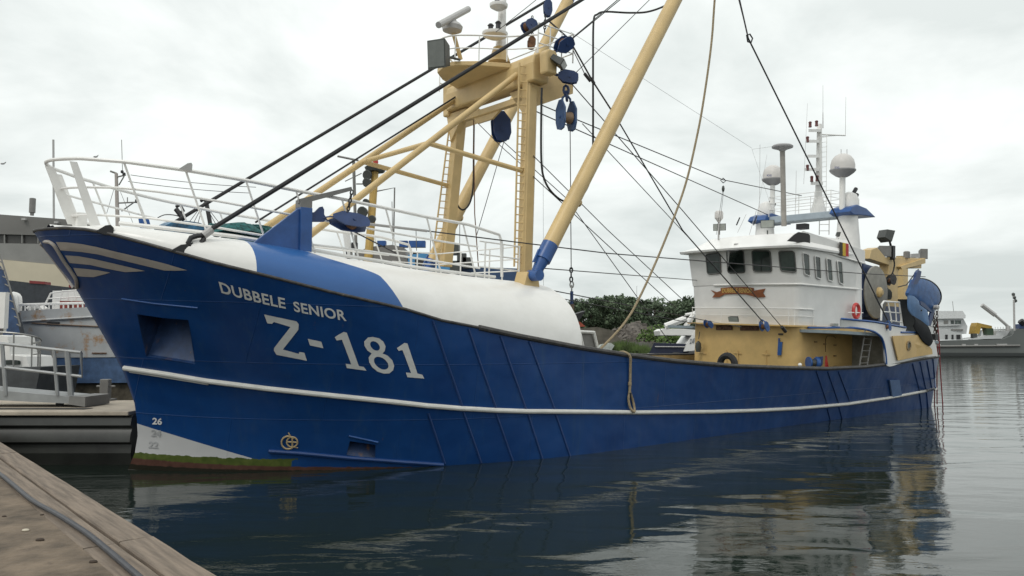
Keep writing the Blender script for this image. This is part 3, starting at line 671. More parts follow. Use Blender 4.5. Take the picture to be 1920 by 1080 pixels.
# rail behind the gantry foot
for pl, x0_, x1_ in ((2.3, 947, 995),):
    r0 = MB(); a = S(905, 455, 9.0); 
aft = MB()
for z_ in (6.02, 5.65, 5.3): aft.tube([L(8.3, 2.5, z_), L(9.9, 2.3, z_-.02), L(9.9, -2.3, z_-.02), L(8.3, -2.5, z_)], .022, 6)
for s_, p_ in ((8.5, 2.5), (9.2, 2.4), (9.9, 2.3), (9.9, .8), (9.9, -.8), (9.9, -2.3), (9.2, -2.4)): aft.tube([L(s_, p_, 6.02), L(s_, p_, 4.95)], .024, 6)
aft.build('deck_rail', WHITE, boat)

# ---- blue warp bracket on the whaleback
pb = 3.02
poly = [P(467, 460, pb), P(480, 448, pb), P(558, 392, pb), P(578, 390, pb), P(577, 487, pb), P(545, 484, pb), P(500, 472, pb)]
br = MB().prism(poly, (0, -.02, 0)); br.tube([], .1) if False else None
bo = MB(); bo.prism([P(467, 462, pb), P(558, 392, pb), P(572, 392, pb), P(572, 506, pb), P(520, 496, pb)], (0, .12, 0))
c0_, c1_ = P(568, 390, pb-.1), P(566, 502, pb-.1)
bo.prism([c0_+Vector((-.12, -.17, 0)), c0_+Vector((.17, -.17, 0)), c0_+Vector((.17, .17, 0)), c0_+Vector((-.12, .17, 0))], c1_-c0_)
bracket = bo.build('warp_bracket', BLUE, whale, smooth=False, bevel=.012)
c2_ = P(568, 382, pb-.1); MB().prism([c0_+Vector((-.12, -.16, 0)), c0_+Vector((.16, -.16, 0)), c0_+Vector((.16, .16, 0)), c0_+Vector((-.12, .16, 0))], (0, 0, .18)).build('bracket_head', GREY, bracket, smooth=False)
MB().prism([P(561, 381, pb), P(561, 373, pb), P(659, 350, pb), P(661, 357, pb), P(580, 379, pb)], (0, .12, 0)).build('bracket_arm', GREY, bracket, smooth=False)
MB().prism([P(578, 398, pb), P(590, 398, pb), P(600, 388, pb), P(605, 387, pb), P(608, 393, pb), P(608, 402, pb), P(613, 410, pb), P(607, 416, pb), P(578, 416, pb)], (0, .06, 0)).build('lug_plate', DBLUE, bracket, smooth=False)
def chain(a, b, link=.10, r=.014):
    a, b = Vector(a), Vector(b); mb = MB(); n = max(2, int((b-a).length/(link*.75))); t = (b-a).normalized(); u = t.orthogonal().normalized(); w = t.cross(u)
    for i in range(n):
        c = a.lerp(b, (i+.5)/n); sd_ = u if i % 2 else w
        mb.tube([c+t*math.cos(k*math.pi/4)*link*.5+sd_*math.sin(k*math.pi/4)*link*.27 for k in range(8)], r, 5, closed=True)
    return mb
single(chain(P(660, 357, pb), P(648, 418, pb), .13, .018), 'chain', BLACK, P(660, 357, pb), 'short dark chain hanging from the grey arm of the blue bow bracket', 'chain', M=SH)
def block(name, label, base, axis, w, h, t, m=DBLUE, side=None, sheave=RUST, frame=SH, group=None):
    """pulley block: two tapering cheeks, a sheave between them and a shackle; axis = direction from shackle to sheave"""
    base = Vector(base); ax = Vector(axis).normalized(); sd_ = Vector(side or (0, 1, 0)); sd_ = (sd_-ax*sd_.dot(ax)).normalized(); u = ax.cross(sd_)
    T = thing(name, label, 'pulley block', base, frame, group)
    prof = [(.16, .0), (.5, .28), (.5, .72), (.34, .95), (.0, 1.0), (-.34, .95), (-.5, .72), (-.5, .28), (-.16, .0)]
    for sg in (-1, 1):
        q = [base+u*x*w+ax*(y*h+.12*h)+sd_*sg*t*.5 for x, y in prof]
        MB().prism(q, sd_*sg*t*.16).build('cheek_plate', m, T, smooth=False)
    MB().lathe(base+ax*h*.68-sd_*t*.42, [(w*.1, 0), (w*.4, 0), (w*.4, t*.1), (w*.33, t*.42), (w*.4, t*.74), (w*.4, t*.84), (w*.1, t*.84)], 18, sd_).build('sheave', sheave, T)
    MB().lathe(base+ax*h*.68-sd_*t*.75, [(w*.09, 0), (w*.09, t*1.5)], 10, sd_).build('axle_pin', m, T)
    MB().tube([base+ax*(.14*h)+sd_*t*.42, base+ax*.05*h+sd_*t*.4, base-ax*.1*h, base+ax*.05*h-sd_*t*.4, base+ax*(.14*h)-sd_*t*.42], max(.02, t*.1), 6).build('shackle', m, T)
    return T
a_ = P(613, 409, pb); b_ = P(682, 420, pb)
block('pulley_block', 'dark blue pulley block lying level behind the blue bow bracket, held by the chain', a_, b_-a_, .40, (b_-a_).length*1.0, .2, m=DBLUE, side=(0, -.85, .5))

# ---- gantry mast
def beam(a, b, w, d, name, m, par, R=None, bevel=.02):
    """rectangular member between two points: w along the ship, d athwartships"""
    a, b = Vector(a), Vector(b); ax = (b-a).normalized()
    x = Vector((1, 0, 0)) if abs(ax.x) < .9 else Vector((0, 0, 1)); x = (x-ax*x.dot(ax)).normalized(); y = ax.cross(x)
    return MB().prism([a+x*w/2+y*d/2, a-x*w/2+y*d/2, a-x*w/2-y*d/2, a+x*w/2-y*d/2], b-a).build(name, m, par, smooth=False, bevel=bevel)
gs = 10.3; GP = 2.2
lp0, lp1 = P(983, 528, GP), P(994, 160, GP)
gq_ = lp1+Vector((0, 0, .3)); gantry = MB().prism([lp0+Vector((a*.21, b*.17, 0)) for a, b in ((-.6, -1), (.6, -1), (1, -.6), (1, .6), (.6, 1), (-.6, 1), (-1, .6), (-1, -.6))], gq_-lp0).build('gantry_mast', YELP, boat, smooth=False)
# starboard leg is a broad box leg
ls0, ls1 = P(835, 500, -2.2), P(868, 165, -1.95)
beam(ls0, ls1, .36, .34, 'gantry_leg', YELP, gantry)
MB().lathe(L(gs, GP, 4.9), [(.34, 0), (.34, .12), (.24, .2)], 18).build('leg_foot', YELP, gantry)
# big top box girder
zt_ = 11.42
gmb = MB(); 
y_p, y_s = -2.62, 2.15
sec_ = [(gs-.30, zt_-.44), (gs-.34, zt_+.10), (gs-.28, zt_+.34), (gs-.10, zt_+.45), (gs+.12, zt_+.45), (gs+.3, zt_+.3), (gs+.34, zt_+.05), (gs+.30, zt_-.44)]
gmb.prism([Vector((a, y_p, b)) for a, b in sec_], (0, y_s-y_p, 0)); gmb.build('top_girder', YELP, gantry, smooth=False, bevel=.05)
for yy, w_, b0_, b1_ in ((-3.12, .34, -.30, .42), (2.15, .34, -.58, .56)):
    MB().prism([Vector((gs-.20, yy, zt_+b0_)), Vector((gs-.24, yy, zt_+b1_-.12)), Vector((gs-.14, yy, zt_+b1_)), Vector((gs+.12, yy, zt_+b1_)), Vector((gs+.22, yy, zt_+b1_-.12)), Vector((gs+.2, yy, zt_+b0_))], (0, w_, 0)).build('girder_end_box', YELP, gantry, smooth=False, bevel=.05)
# deep gusset under the port end reaching aft
MB().prism([L(gs+.0, GP, zt_-.6), L(gs+.0, GP, zt_-1.15), L(gs+1.5, GP+.2, zt_-.45), L(gs+1.5, GP+.2, zt_-.1), L(gs+.3, GP, zt_+.3)], (0, .06, 0)).build('gusset_plate', YELP, gantry, smooth=False)
MB().prism([L(gs+.0, -GP, zt_-.6), L(gs+.0, -GP, zt_-1.15), L(gs+1.5, -GP-.2, zt_-.45), L(gs+1.5, -GP-.2, zt_-.1), L(gs+.3, -GP, zt_+.3)], (0, .06, 0)).build('gusset_plate', YELP, gantry, smooth=False)
for sg in (1, -1):   # haunches where the legs meet the girder
    MB().prism([L(gs-.1, sg*2.1, zt_-1.5), L(gs-.1, sg*1.2, zt_-.5), L(gs-.1, sg*2.4, zt_-.5)], (.25, 0, 0)).build('haunch_plate', YELP, gantry, smooth=False)
ca_, cb_ = P(888, 210, -1.9), P(975, 184, 2.0)
beam(L(gs, 2.1, 10.62), L(gs, -2.0, 10.62), .2, .2, 'cross_tube', YELP, gantry)
MB().prism([L(gs-.03, .7, 10.55), L(gs-.03, -.9, 10.55), L(gs-.03, -.6, 10.3), L(gs-.03, .2, 10.3)], (.08, 0, 0)).build('hanger_plate', YELP, gantry, smooth=False)
# forward braces
nb0, nb1 = P(969, 140, 1.8), P(560, 457, 1.5)
nb1 = nb0+(nb1-nb0)*1.02
fb0, fb1 = P(893, 160, -1.7), P(490, 432, -1.5)
MB().tube([nb0, nb1], .092, 14).build('fore_brace', YELP, gantry); MB().tube([fb0, fb1], .095, 14).build('fore_brace', YELP, gantry)
def online(a, b, px):
    best = min((abs(proj(a.lerp(b, i/400))[0]-px), i) for i in range(401)); return a.lerp(b, best[1]/400)
n1_ = online(nb0, nb1, 803); f1_ = online(fb0, fb1, 680)
MB().tube([n1_, P(978, 320, GP)], .075, 12).build('stay_tube', YELP, gantry)
MB().tube([f1_, P(840, 348, -GP)], .075, 12).build('stay_tube', YELP, gantry)
MB().tube([n1_, f1_], .075, 12).build('stay_tube', YELP, gantry)
# ladders with rungs
def ladder(a, b, w, n, name, m, par, r=.022, wdir=(0, 1, 0), rr=.014):
    a, b, wv = Vector(a), Vector(b), Vector(wdir)*w; mb = MB(); mb.tube([a, b], r, 6); mb.tube([a+wv, b+wv], r, 6)
    for i in range(n): q = a.lerp(b, (i+.6)/n); mb.tube([q, q+wv], rr, 5)
    return mb.build(name, m, par)
ladder(P(964, 500, GP), P(974, 118, GP), .26, 26, 'ladder', YELP, gantry, .03, (.9, -.43, 0), .018)
ladder(P(812, 474, -2.3), P(848, 196, -2.2), .30, 22, 'ladder', YELP, gantry, .03, (.9, -.43, 0), .018)
# look-out platform forward of the girder
pz = 11.75
plat = [L(gs-.3, 1.5, pz), L(gs-1.2, 1.0, pz), L(gs-1.72, .5, pz), L(gs-1.86, .05, pz), L(gs-1.72, -.5, pz), L(gs-1.2, -1.0, pz), L(gs-.3, -1.5, pz)]
MB().prism(plat, (0, 0, -.14)).build('platform', YELP, gantry, smooth=False, bevel=.02)
mb = MB(); 0 and mb.prism([L(gs-.4, .3, pz-.16), L(gs-.4, -.3, pz-.16), L(gs-1.6, -.2, pz-.16), L(gs-1.6, .2, pz-.16)], (0, 0, -.14)); 0
rl = MB(); cv = [L(gs+.1, 2.3, 0), L(gs-.5, 1.55, 0), L(gs-1.2, 1.05, 0), L(gs-1.75, .55, 0), L(gs-1.92, .05, 0), L(gs-1.75, -.55, 0), L(gs-1.2, -1.05, 0), L(gs-.5, -1.55, 0), L(gs+.1, -2.2, 0)]
cv2 = spline(cv, 4)
for hh, r_ in ((.78, .026), (.38, .018)): rl.tube([q+Vector((0, 0, pz+hh)) for q in cv2], r_, 6)
for q in cv: rl.tube([q+Vector((0, 0, pz)), q+Vector((0, 0, pz+.78))], .02, 6)
rl.build('platform_rail', WHITE, gantry)
rl = MB()
cg = [L(gs-.3, 2.8, 0), L(gs+1.1, 2.8, 0), L(gs+1.1, -2.6, 0), L(gs-.3, -2.6, 0)]
for hh in (.9, .6, .3): rl.tube([q+Vector((0, 0, pz+hh)) for q in cg]+[cg[0]+Vector((0, 0, pz+hh))] if False else [q+Vector((0, 0, pz+hh)) for q in cg], .02, 6)
for a_, b_ in zip(cg, cg[1:]):
    for k in range(4): q = a_.lerp(b_, k/3); rl.tube([q+Vector((0, 0, pz)), q+Vector((0, 0, pz+.9))], .02, 6)
rl.build('girder_rail', WHITE, gantry)
# radar on its post
rb = P(864, 112, .2); rt = P(850, 62, .2)
MB().tube([rb, rt], .07, 10).build('radar_post', YELP, gantry)
rd = MB(); rc_ = P(848, 52, .2); rd.lathe(rc_, [(.12, -.18), (.30, -.1), (.33, .03), (.26, .12), (.14, .2), (.1, .3)], 20); rdo = rd.build('radar', LGREY, gantry)
a_, b_ = P(822, 47, .7), P(878, 17, -.2)
MB().tube([a_, b_], .10, 10).build('radar_scanner', LGREY, rdo)
# signal mast (white)
mb = MB(); sm0, sm1 = P(938, 112, 0), P(944, -40, 0)
mb.tube([sm0, sm0.lerp(sm1, .35), sm1], .20, 14, r2=.10); wm = mb.build('signal_mast', WHITE, gantry)
for (x, y, w_) in ((928, 64, .42), (935, 10, .30)):
    c = P(x, y, .35); MB().lathe(c, [(w_*.4, -.16), (w_*.95, -.06), (w_, 0), (w_, .035)], 18).build('lamp_shelf', WHITE, wm)
for (x, y) in ((920, 54), (934, 49), (932, 2)):
    c = P(x, y, .35); MB().lathe(c, [(.09, -.12), (.10, -.1), (.08, -.06), (.08, .08), (.11, .1), (.06, .16)], 12).build('signal_lamp', BLACK, wm)
MB().lathe(P(936, 112, 0), [(.38, -.1), (.30, .1), (.21, .4)], 16).build('mast_foot', YELP, gantry)
# floodlights on the gantry
def flood(c, w, h, d, face, name, par, frame_off=0, lens=LENS, m=GREYB):
    """box floodlight: face = direction the lens looks"""
    c = Vector(c); f = Vector(face).normalized(); up = Vector((0, 0, 1)); r = f.cross(up).normalized(); u = r.cross(f)
    q = [c+r*w/2*a+u*h/2*b for a, b in ((-1, -1), (1, -1), (1, 1), (-1, 1))]; k = [c-f*d+r*w/2*.75*a+u*h/2*.7*b for a, b in ((-1, -1), (1, -1), (1, 1), (-1, 1))]
    mb = MB(); mb.add(q+k, [(0, 1, 5, 4), (1, 2, 6, 5), (2, 3, 7, 6), (3, 0, 4, 7), (4, 5, 6, 7), (0, 1, 2, 3)])
    o = mb.build(name, m, par, smooth=False, bevel=.01)
    q2 = [c+f*.006+r*w/2*.9*a+u*h/2*.88*b for a, b in ((-1, -1), (1, -1), (1, 1), (-1, 1))]
    MB().prism(q2, f*.01).build('lens', lens, o, smooth=False); return o
fl = flood(P(818, 101, .8), .62, .86, .42, (-.9, -.45, -.12), 'floodlight', gantry, lens=mat('flood_lens', (.13, .14, .13), .2))
MB().tube([P(838, 106, .8), P(862, 112, .6)], .04, 8).build('floodlight_arm', GREYB, fl)
flood(P(1057, 122, 3.3), .6, .22, .4, (.5, -.6, -.5), 'floodlight', gantry, m=GREYB)
MB().tube([P(1052, 128, 3.1), P(1051, 140, 3.0)], .02, 6).build('floodlight_arm', GREYB, gantry)

# ---- derrick booms
def boom(sg, name):
    h0, h1 = L(10.1, 3.35*sg, 5.3), L(17.3, 3.6*sg, 18.1)
    if sg > 0: h0 = P(1003, 515, 3.5)
    ax = (h1-h0).normalized()
    b = MB().tube([h0+ax*(1.0 if sg > 0 else .58), h1-ax*1.0], .235, 20).build(name, YELP, boat)
    h = MB(); h.tube([h0+ax*.5, h0+ax*(1.05 if sg > 0 else .6)], .245, 16); h.tube([h0, h0+ax*.5], .13, 12, r2=.2); h.lathe(h0+Vector((0, -.22, -.02)), [(.16, 0), (.16, .44)], 14, (0, 1, 0))
    h.prism([h0+ax*.4+Vector((-.3, -.03, 0)), h0+ax*.85+Vector((-.34, -.03, 0)), h0+ax*.9+Vector((.3, -.03, 0)), h0+ax*.55+Vector((.25, -.03, 0))], (0, .06, 0))
    h.build('boom_heel', BLUE, b)
    MB().tube([h1-ax*1.02, h1+ax*.1], .25, 16).build('boom_head', BLUE, b)
    # heel seat on the deck
    MB().prism([h0+Vector((-.35, .1, -.5)), h0+Vector((.3, .1, -.5)), h0+Vector((.18, .1, .08)), h0+Vector((-.18, .1, .08))], (0, .5*sg, 0)).build('boom_seat', YELP, b, smooth=False)
    return b, h0, h1
bp_, bh0, bh1 = boom(1, 'derrick_boom'); bs_, sh0, sh1 = boom(-1, 'derrick_boom')
for (o_b, x, y, pl) in ((bp_, 1085, 378, 3.35), (bs_, 864, 407, -3.5)):
    c = P(x, y, pl); MB().lathe(c+Vector((-.22, 0, 0)), [(.05, -.2), (.06, .1), (.11, .14), (.13, .2), (.11, .27), (.05, .3)], 12, (1, 0, -.2)).build('boom_cleat', YELP, o_b)

# ---- rigging
rigs = []
def wire(pts, r=.014, m=CABLE, name='stay_wire', sp_=False, n=6, par=None):
    pts = spline(pts, 6) if sp_ else pts
    return MB().tube(pts, r, n).build(name, m, par or boat)
def sag(a, b, d, n=14):
    a, b = Vector(a), Vector(b); return [a.lerp(b, i/n)+Vector((0, 0, -4*d*(i/n)*(1-i/n))) for i in range(n+1)]
eyeP = P(349, 459, 3.1)
wire([P(394, 431, 3.1), bh1], .052, HAWSER, 'bow_stay', n=8)
eyeS = Vector((eyeP.x, 3.1, eyeP.z+.1))
eS = S(322, 412, -0.1); wire([Vector((.35, 3.3, 5.45)), sh1], .052, HAWSER, 'bow_stay', n=8)
wire([P(479, 417, -1.0), P(884, 163, -1.6)], .03, HAWSER, 'bow_stay')
# thimble and shackle at the port bow eye
MB().tube([P(x, y, 3.1) for x, y in ((385, 441), (370, 442), (358, 446), (353, 455), (357, 464), (367, 466), (376, 458), (382, 448))], .055, 8, closed=True).build('thimble', BLACK, boat)
MB().tube([P(x, y, 3.1) for x, y in ((346, 466), (352, 460), (360, 457), (357, 463), (350, 469))], .04, 6, closed=True).build('shackle', BLACK, boat)
MB().tube([P(381, 442, 3.1), P(397, 430, 3.1)], .085, 10).build('stay_socket', LGREY, boat)
wsA = P(1065, 78, 3.2); wsB = P(1070, 146, 3.3)
for e_ in ((wsA, bh1, .016), (wsA+Vector((.1, .05, .05)), bh1+Vector((0, .15, -.2)), .016), (wsB, bh1+Vector((0, 0, -.6)), .012)): wire([e_[0], e_[1]], e_[2])
# aft preventer from the port boom head
tb = P(1403, 72, 3.9)
wire([bh1, tb], .012); wire([bh1+Vector((.15, 0, .1)), tb], .03); wire([tb, P(1660, 592, 4.3)], .03)
wire([P(1640, 553, 4.3), P(1664, 600, 4.3)], .03)
mb = MB()
mb.tube([P(1400, 66, 3.9), P(1406, 64, 3.9), P(1411, 72, 3.9), P(1408, 80, 3.9), P(1402, 78, 3.9)], .03, 6, closed=True); mb.build('shackle', BLACK, boat)
# gantry to wheelhouse stays
wire([P(1003, 192, 2.0), P(1355, 337, .6), P(1503, 367, 0)], .018); wire([P(1003, 208, 2.0), P(1445, 405, -1.8)], .018)
wire([P(1030, 40, 2.6), P(1066, 72, 2.9), P(1110, 150, 3.2), P(1160, 228, 3.4)], .026, CABLE); wire([P(1160, 228, 3.4), P(1280, 432, 3.2), P(1430, 603, 2.9)], .022)
wire([P(1075, 95, 3.1), P(1097, 140, 3.2), P(1110, 150, 3.2)], .014)
wire([P(1070, 155, 3.3), P(1280, 395, 3.0), P(1465, 612, 2.9)], .016)
wire([P(1092, 232, 3.0), P(1300, 455, .5)], .014)
wire([P(1000, 292, 2.4), P(1138, 430, 2), P(1280, 562, 1)], .014)
wire([P(1000, 331, 2.4), P(1183, 500, 2), P(1267, 577, 1)], .014)
wire([P(940, 262, 0), P(1061, 371, 1), P(1154, 500, 1.5), P(1257, 644, 2)], .014)
wire([P(890, 225, -2), P(940, 275, -1.5), P(1002, 330, -1)], .014)
wire([P(682, 419, 2.7), P(801, 433, 2.7), P(960, 453, 2.7), P(1140, 475, 2.8), P(1312, 489, 2.9), P(1617, 513, 3.0), P(1735, 519, 3.2)], .019)
MB().tube([P(690, 420, 2.7), P(800, 433, 2.7)], .035, 8).build('wire_socket', LGREY, boat)
wire([P(663, 434, 2.7), P(760, 484, 2.4)], .017)
wire([P(1005, 502, 3.2), P(1312, 526, -2.5)], .017)
wire([P(1017, 541, 3.3), P(1318, 600, 0), P(1390, 613, 2.6)], .017); wire([P(1027, 555, 3.3), P(1320, 610, 2.5)], .014)
wire([P(945, 265, 0), P(894, 440, 0)], .012); wire([P(888, 214, -1.5), P(890, 400, -1.5), P(897, 500, -1.5)], .018, RUST)
wire([P(1070, 60, 2.0), P(1410, 278, 0)], .005)
wire([P(930, 60, 1), P(1005, 0, 3)], .01, CABLE)
wire([P(1018, 185, 2.6), P(1019, 540, 2.6)], .004)
# rigging screws
for a_, b_ in (((1108, 146), (1114, 157)), ((1096, 138), (1107, 152))): MB().tube([P(*a_, 3.2), P(*b_, 3.2)], .05, 8).build('rigging_screw', CABLE, boat)
# hydraulic hoses looping from the gantry to the booms
wire([P(x, y, 2.9) for x, y in ((1016, 165), (1015, 200), (1015, 300), (1022, 340), (1040, 366), (1062, 378), (1088, 370), (1104, 345), (1111, 310), (1112, 240), (1112, 120), (1113, 40), (1120, 27), (1136, 22), (1180, 24), (1215, 22), (1248, 10), (1270, -8))], .032, RUBBER, 'hydraulic_hose', True, 8)
wire([P(x, y, -2.4) for x, y in ((889, 215), (888, 290), (887, 350), (881, 380), (870, 393), (860, 388), (855, 370), (858, 330))], .032, RUBBER, 'hydraulic_hose', True, 8)

# ---- blocks hung on the gear (things of their own)
block('pulley_block', 'big open blue pulley block hanging aft of the gantry on a heavy shackle', P(1062, 182, 2.9), (0.03, 0, -1), .46, .92, .36, m=mat('worn_blue_block', (.05, .10, .22), .45, var=.2), side=(.95, -.1, 0), sheave=mat('sheave_face', (.24, .16, .10), .6))
mb = chain(P(1061, 163, 2.9), P(1063, 186, 2.9), .28, .045); single(mb, 'chain_link', DBLUE, P(1061, 163, 2.9), 'heavy blue links above the big open pulley block', 'chain links', M=SH)
block('pulley_block', 'dark navy pulley block hanging under the cross tube between the gantry legs', P(937, 203, -.2), (.12, 0, -1), .60, 1.0, .26, m=DBLUE, side=(.35, .9, 0))
block('pulley_block', 'blue pulley block at the upper port corner of the gantry girder', P(1040, 97, 2.9), P(1076, 70, 3.2)-P(1040, 97, 2.9), .40, .58, .26, m=DBLUE, side=(0, 1, .2))
block('pulley_block', 'blue round pulley block on a shank at the lower port corner of the girder', P(1042, 140, 2.9), P(1080, 147, 3.3)-P(1042, 140, 2.9), .36, .62, .24, m=DBLUE, side=(0, 1, .2))
block('pulley_block', 'blue pulley block above the gantry rail in front of the starboard boom', P(1004, 44, 0), P(975, 55, 0)-P(1004, 44, 0), .40, .5, .26, m=DBLUE, side=(.5, .8, .2))
block('pulley_block', 'slender blue pulley block beside the head of the starboard boom', P(1026, -6, .4), (.1, 0, -1), .28, .6, .2, m=DBLUE, side=(.5, .8, 0))
single(chain(P(1023, 26, .4), P(1021, 60, .4), .14, .02), 'chain', BLACK, P(1023, 26, .4), 'short black chain hanging beside the starboard boom head', 'chain', M=SH)
block('pulley_block', 'small brown pulley block hanging on a chain behind the platform rail', P(997, 66, 0), (0, 0, -1), .26, .42, .2, m=RUST, side=(.5, .8, 0))
single(chain(P(998, 30, 0), P(998, 66, 0), .12, .016), 'chain', BLACK, P(998, 30, 0), 'thin chain holding the small brown block behind the platform rail', 'chain', M=SH)
# hanging wire with hook chain amidships
mb = MB(); mb.tube([P(1069, 243, 2.9), P(1071, 505, 2.9)], .014, 6); single(mb, 'hoist_wire', CABLE, P(1069, 243, 2.9), 'vertical hoist wire dropping from the big open pulley block', 'wire', M=SH)
T = thing('hook_chain', 'dark chain with hook and blue shackle at the end of the vertical hoist wire', 'chain', P(1071, 505, 2.9), SH)
chain(P(1071, 502, 2.9), P(1071, 528, 2.9), .16, .024).build('chain', BLACK, T); chain(P(1072, 530, 2.9), P(1072, 545, 2.9), .2, .022).build('hook', GALV, T); MB().tube([P(1072, 546, 2.9), P(1072, 570, 2.9)], .05, 8).build('shackle', DBLUE, T)
single(MB().tube([P(1073, 570, 2.9), P(1073, 585, 2.9), P(1077, 660, 2.7)], .06, 8), 'wooden_post', mat('old_wood', (.16, .115, .08), .8, var=.3), P(1077, 660, 2.7), 'brown wooden post standing upright on deck under the hook chain', 'post', M=SH)
# long beige rope from the boom head to the deck
single(MB().tube(spline([bh1+Vector((-.05, -.2, 0)), P(1340, 0, 3.8), P(1334, 80, 3.8), P(1322, 170, 3.8), P(1308, 250, 3.8), P(1284, 350, 3.8), P(1245, 455, 3.8), P(1203, 550, 3.8), P(1172, 604, 3.8), P(1130, 650, 3.9), P(1110, 668, 3.9)], 6), .036, 8), 'rope', ROPE, P(1130, 650, 3.9), 'long beige rope sagging from above down to the deck amidships', 'rope', M=SH)
# rope strop over the bulwark
T = thing('rope_strop', 'beige rope strop hanging over the blue bulwark amidships, ending in a loop', 'rope', H(1177, 668, .1), SH)
MB().tube(spline([P(1158, 672, 4.3), P(1160, 662, 4.7), P(1170, 660, 4.85), H(1177, 668, .09), H(1179, 690, .06), H(1179, 718, .05), H(1178, 735, .05)], 5), .038, 8).build('rope_length', ROPE, T)
MB().tube(spline([H(1178, 735, .05), H(1176, 748, .05), H(1178, 764, .08), H(1182, 771, .14), H(1185, 764, .09), H(1184, 750, .05), H(1179, 735, .05)], 5), .034, 8).build('rope_loop', ROPE, T)
for y in (719, 739): MB().tube([H(1178.5, y-3, .05), H(1178.5, y+3, .05)], .052, 8).build('binding', BLACK if y > 730 else ROPE, T)
# red ropes over the stern
for i, pp in enumerate((((1757, 600), (1761, 640), (1763, 690), (1768, 764)), ((1758, 618), (1752, 655), (1753, 700), (1752, 760)), ((1760, 626), (1757, 680), (1757, 758)))):
    pts = [S(x, y, 35.9-.2*i) for x, y in pp]
    single(MB().tube(spline(pts, 5), .028, 6), 'rope', RROPE, pts[0], ['dark red rope hanging clear of the stern, farthest right', 'dark red rope against the stern quarter, leftmost of three', 'dark red rope in the middle of three at the stern'][i], 'rope', M=SH, group='red ropes over the stern')

# ---- deckhouse (ochre) and wheelhouse (white)
HW = 2.65
def loft(levels, name, m, par, ang=30, cap=True, smooth=True):
    """levels: list of (z or per-point z, [(s,p)...]) closed outlines with equal point counts"""
    rows = [[L(s, p, z) for s, p in pts] for z, pts in levels]; mb = MB(); mb.grid(rows, True)
    if cap: mb.add(rows[0], [tuple(range(len(rows[0])))]); mb.add(rows[-1], [tuple(range(len(rows[0])))])
    return mb.build(name, m, par, ang=ang, smooth=smooth)
def outline(sf, sc, sa_, hw, hwa, r=.5, bow=.35, n=6):
    """plan outline: bowed front at sf, rounded corners at sc, aft end at sa"""
    pts = []
    for i in range(9): u = -1+2*i/8; pts.append((sf+bow*u*u, u*(hw-r)))
    fr = pts; out = []
    c0s = fr[-1][0]
    arc = [(c0s+r*math.sin(a*math.pi/2/n)*1.0*1.0 if False else c0s+r*(1-math.cos(a*math.pi/2/n)), hw-r+r*math.sin(a*math.pi/2/n)) for a in range(1, n+1)]
    right = arc+[(sa_, hwa)]
    left = [(s, -p) for s, p in right[::-1]]
    return fr+right+left
dk = 1.1
ob_ = outline(23.75, 24.2, 33.5, HW+.05, HW, .45, .3)
# ochre deckhouse: wider corner at the port side
house = loft([(dk, ob_), (3.86, ob_)], 'deckhouse', YEL, boat, ang=40)
lo = outline(23.8, 24.2, 29.2, HW-.02, HW-.02, .30, .30); up = outline(23.72, 24.2, 29.15, HW+.08, HW+.02, .30, .30)
wh = loft([(3.87, lo), (5.55, up)], 'wheelhouse', WHITEH, boat, ang=30)
up2 = outline(23.50, 24.2, 29.15, HW+.20, HW+.04, .25, .30)
wu = loft([(5.55, outline(23.70, 24.2, 29.15, HW+.10, HW+.03, .28, .30)), (7.0, up2)], 'window_band', WHITEH, wh, ang=30)
MB().tube([L(s+(0-.03), p*1.012, 5.55) for s, p in up[2:16]], .045, 6).build('drip_bar', WHITE, wh)
# roof: brim, sloped fore part, flat top, parapets
brim = outline(23.02, 24.2, 29.25, HW+.42, HW+.06, .35, .34); brim2 = outline(23.05, 24.2, 29.25, HW+.40, HW+.06, .35, .34)
mid_ = outline(23.7, 24.2, 29.2, HW+.15, HW-.05, .4, .34); topr = outline(24.25, 24.6, 29.2, HW-.35, HW-.25, .5, .3)
ROOF = mat('roof_white', (.80, .79, .77), .3, var=.02, stain=(.55, .45, .33), stain_amt=.08, stain_scale=3)
roof = loft([(7.0, brim2), (7.08, brim), (7.3, mid_), (7.72, topr)], 'wheelhouse_roof', ROOF, wh, ang=30)
# port parapet running aft with the skylight at its fore end
def sidep(px, p): return P(px[0], px[1], p)
pp_ = [(1500, 459), (1622, 493), (1622, 470), (1520, 437), (1506, 433), (1487, 446)]
MB().prism([P(x, y, HW+.12) for x, y in pp_], (0, .06, 0)).build('roof_parapet', WHITEH, wh, smooth=False)
MB().tube([P(1497, 459, HW+.14), P(1560, 476.5, HW+.14), P(1622, 494, HW+.14)], .03, 6).build('parapet_beading', WHITE, wh)
sk = [(1477, 452), (1490, 440), (1498, 435), (1516, 438), (1519, 442), (1519, 456.5)]
MB().prism([P(x, y, HW+.18) for x, y in sk], (0, .05, 0)).build('roof_window', DARKG, wh, smooth=False)
# flag panel
for i, (c_, nm) in enumerate(((( .03, .025, .02), 'flag_black'), ((.62, .42, .03), 'flag_yellow'), ((.45, .03, .03), 'flag_red'))):
    x0_ = 1574.5+i*5.6; m_ = mat(nm, c_, .6)
    MB().prism([P(x0_, 453.6+i*1.2, HW+.22), P(x0_+5.6, 454.8+i*1.2, HW+.22), P(x0_+5.6, 479+i*1.2, HW+.22), P(x0_, 477.8+i*1.2, HW+.22)], (0, .02, 0)).build('flag_stripe', m_, wh, smooth=False)
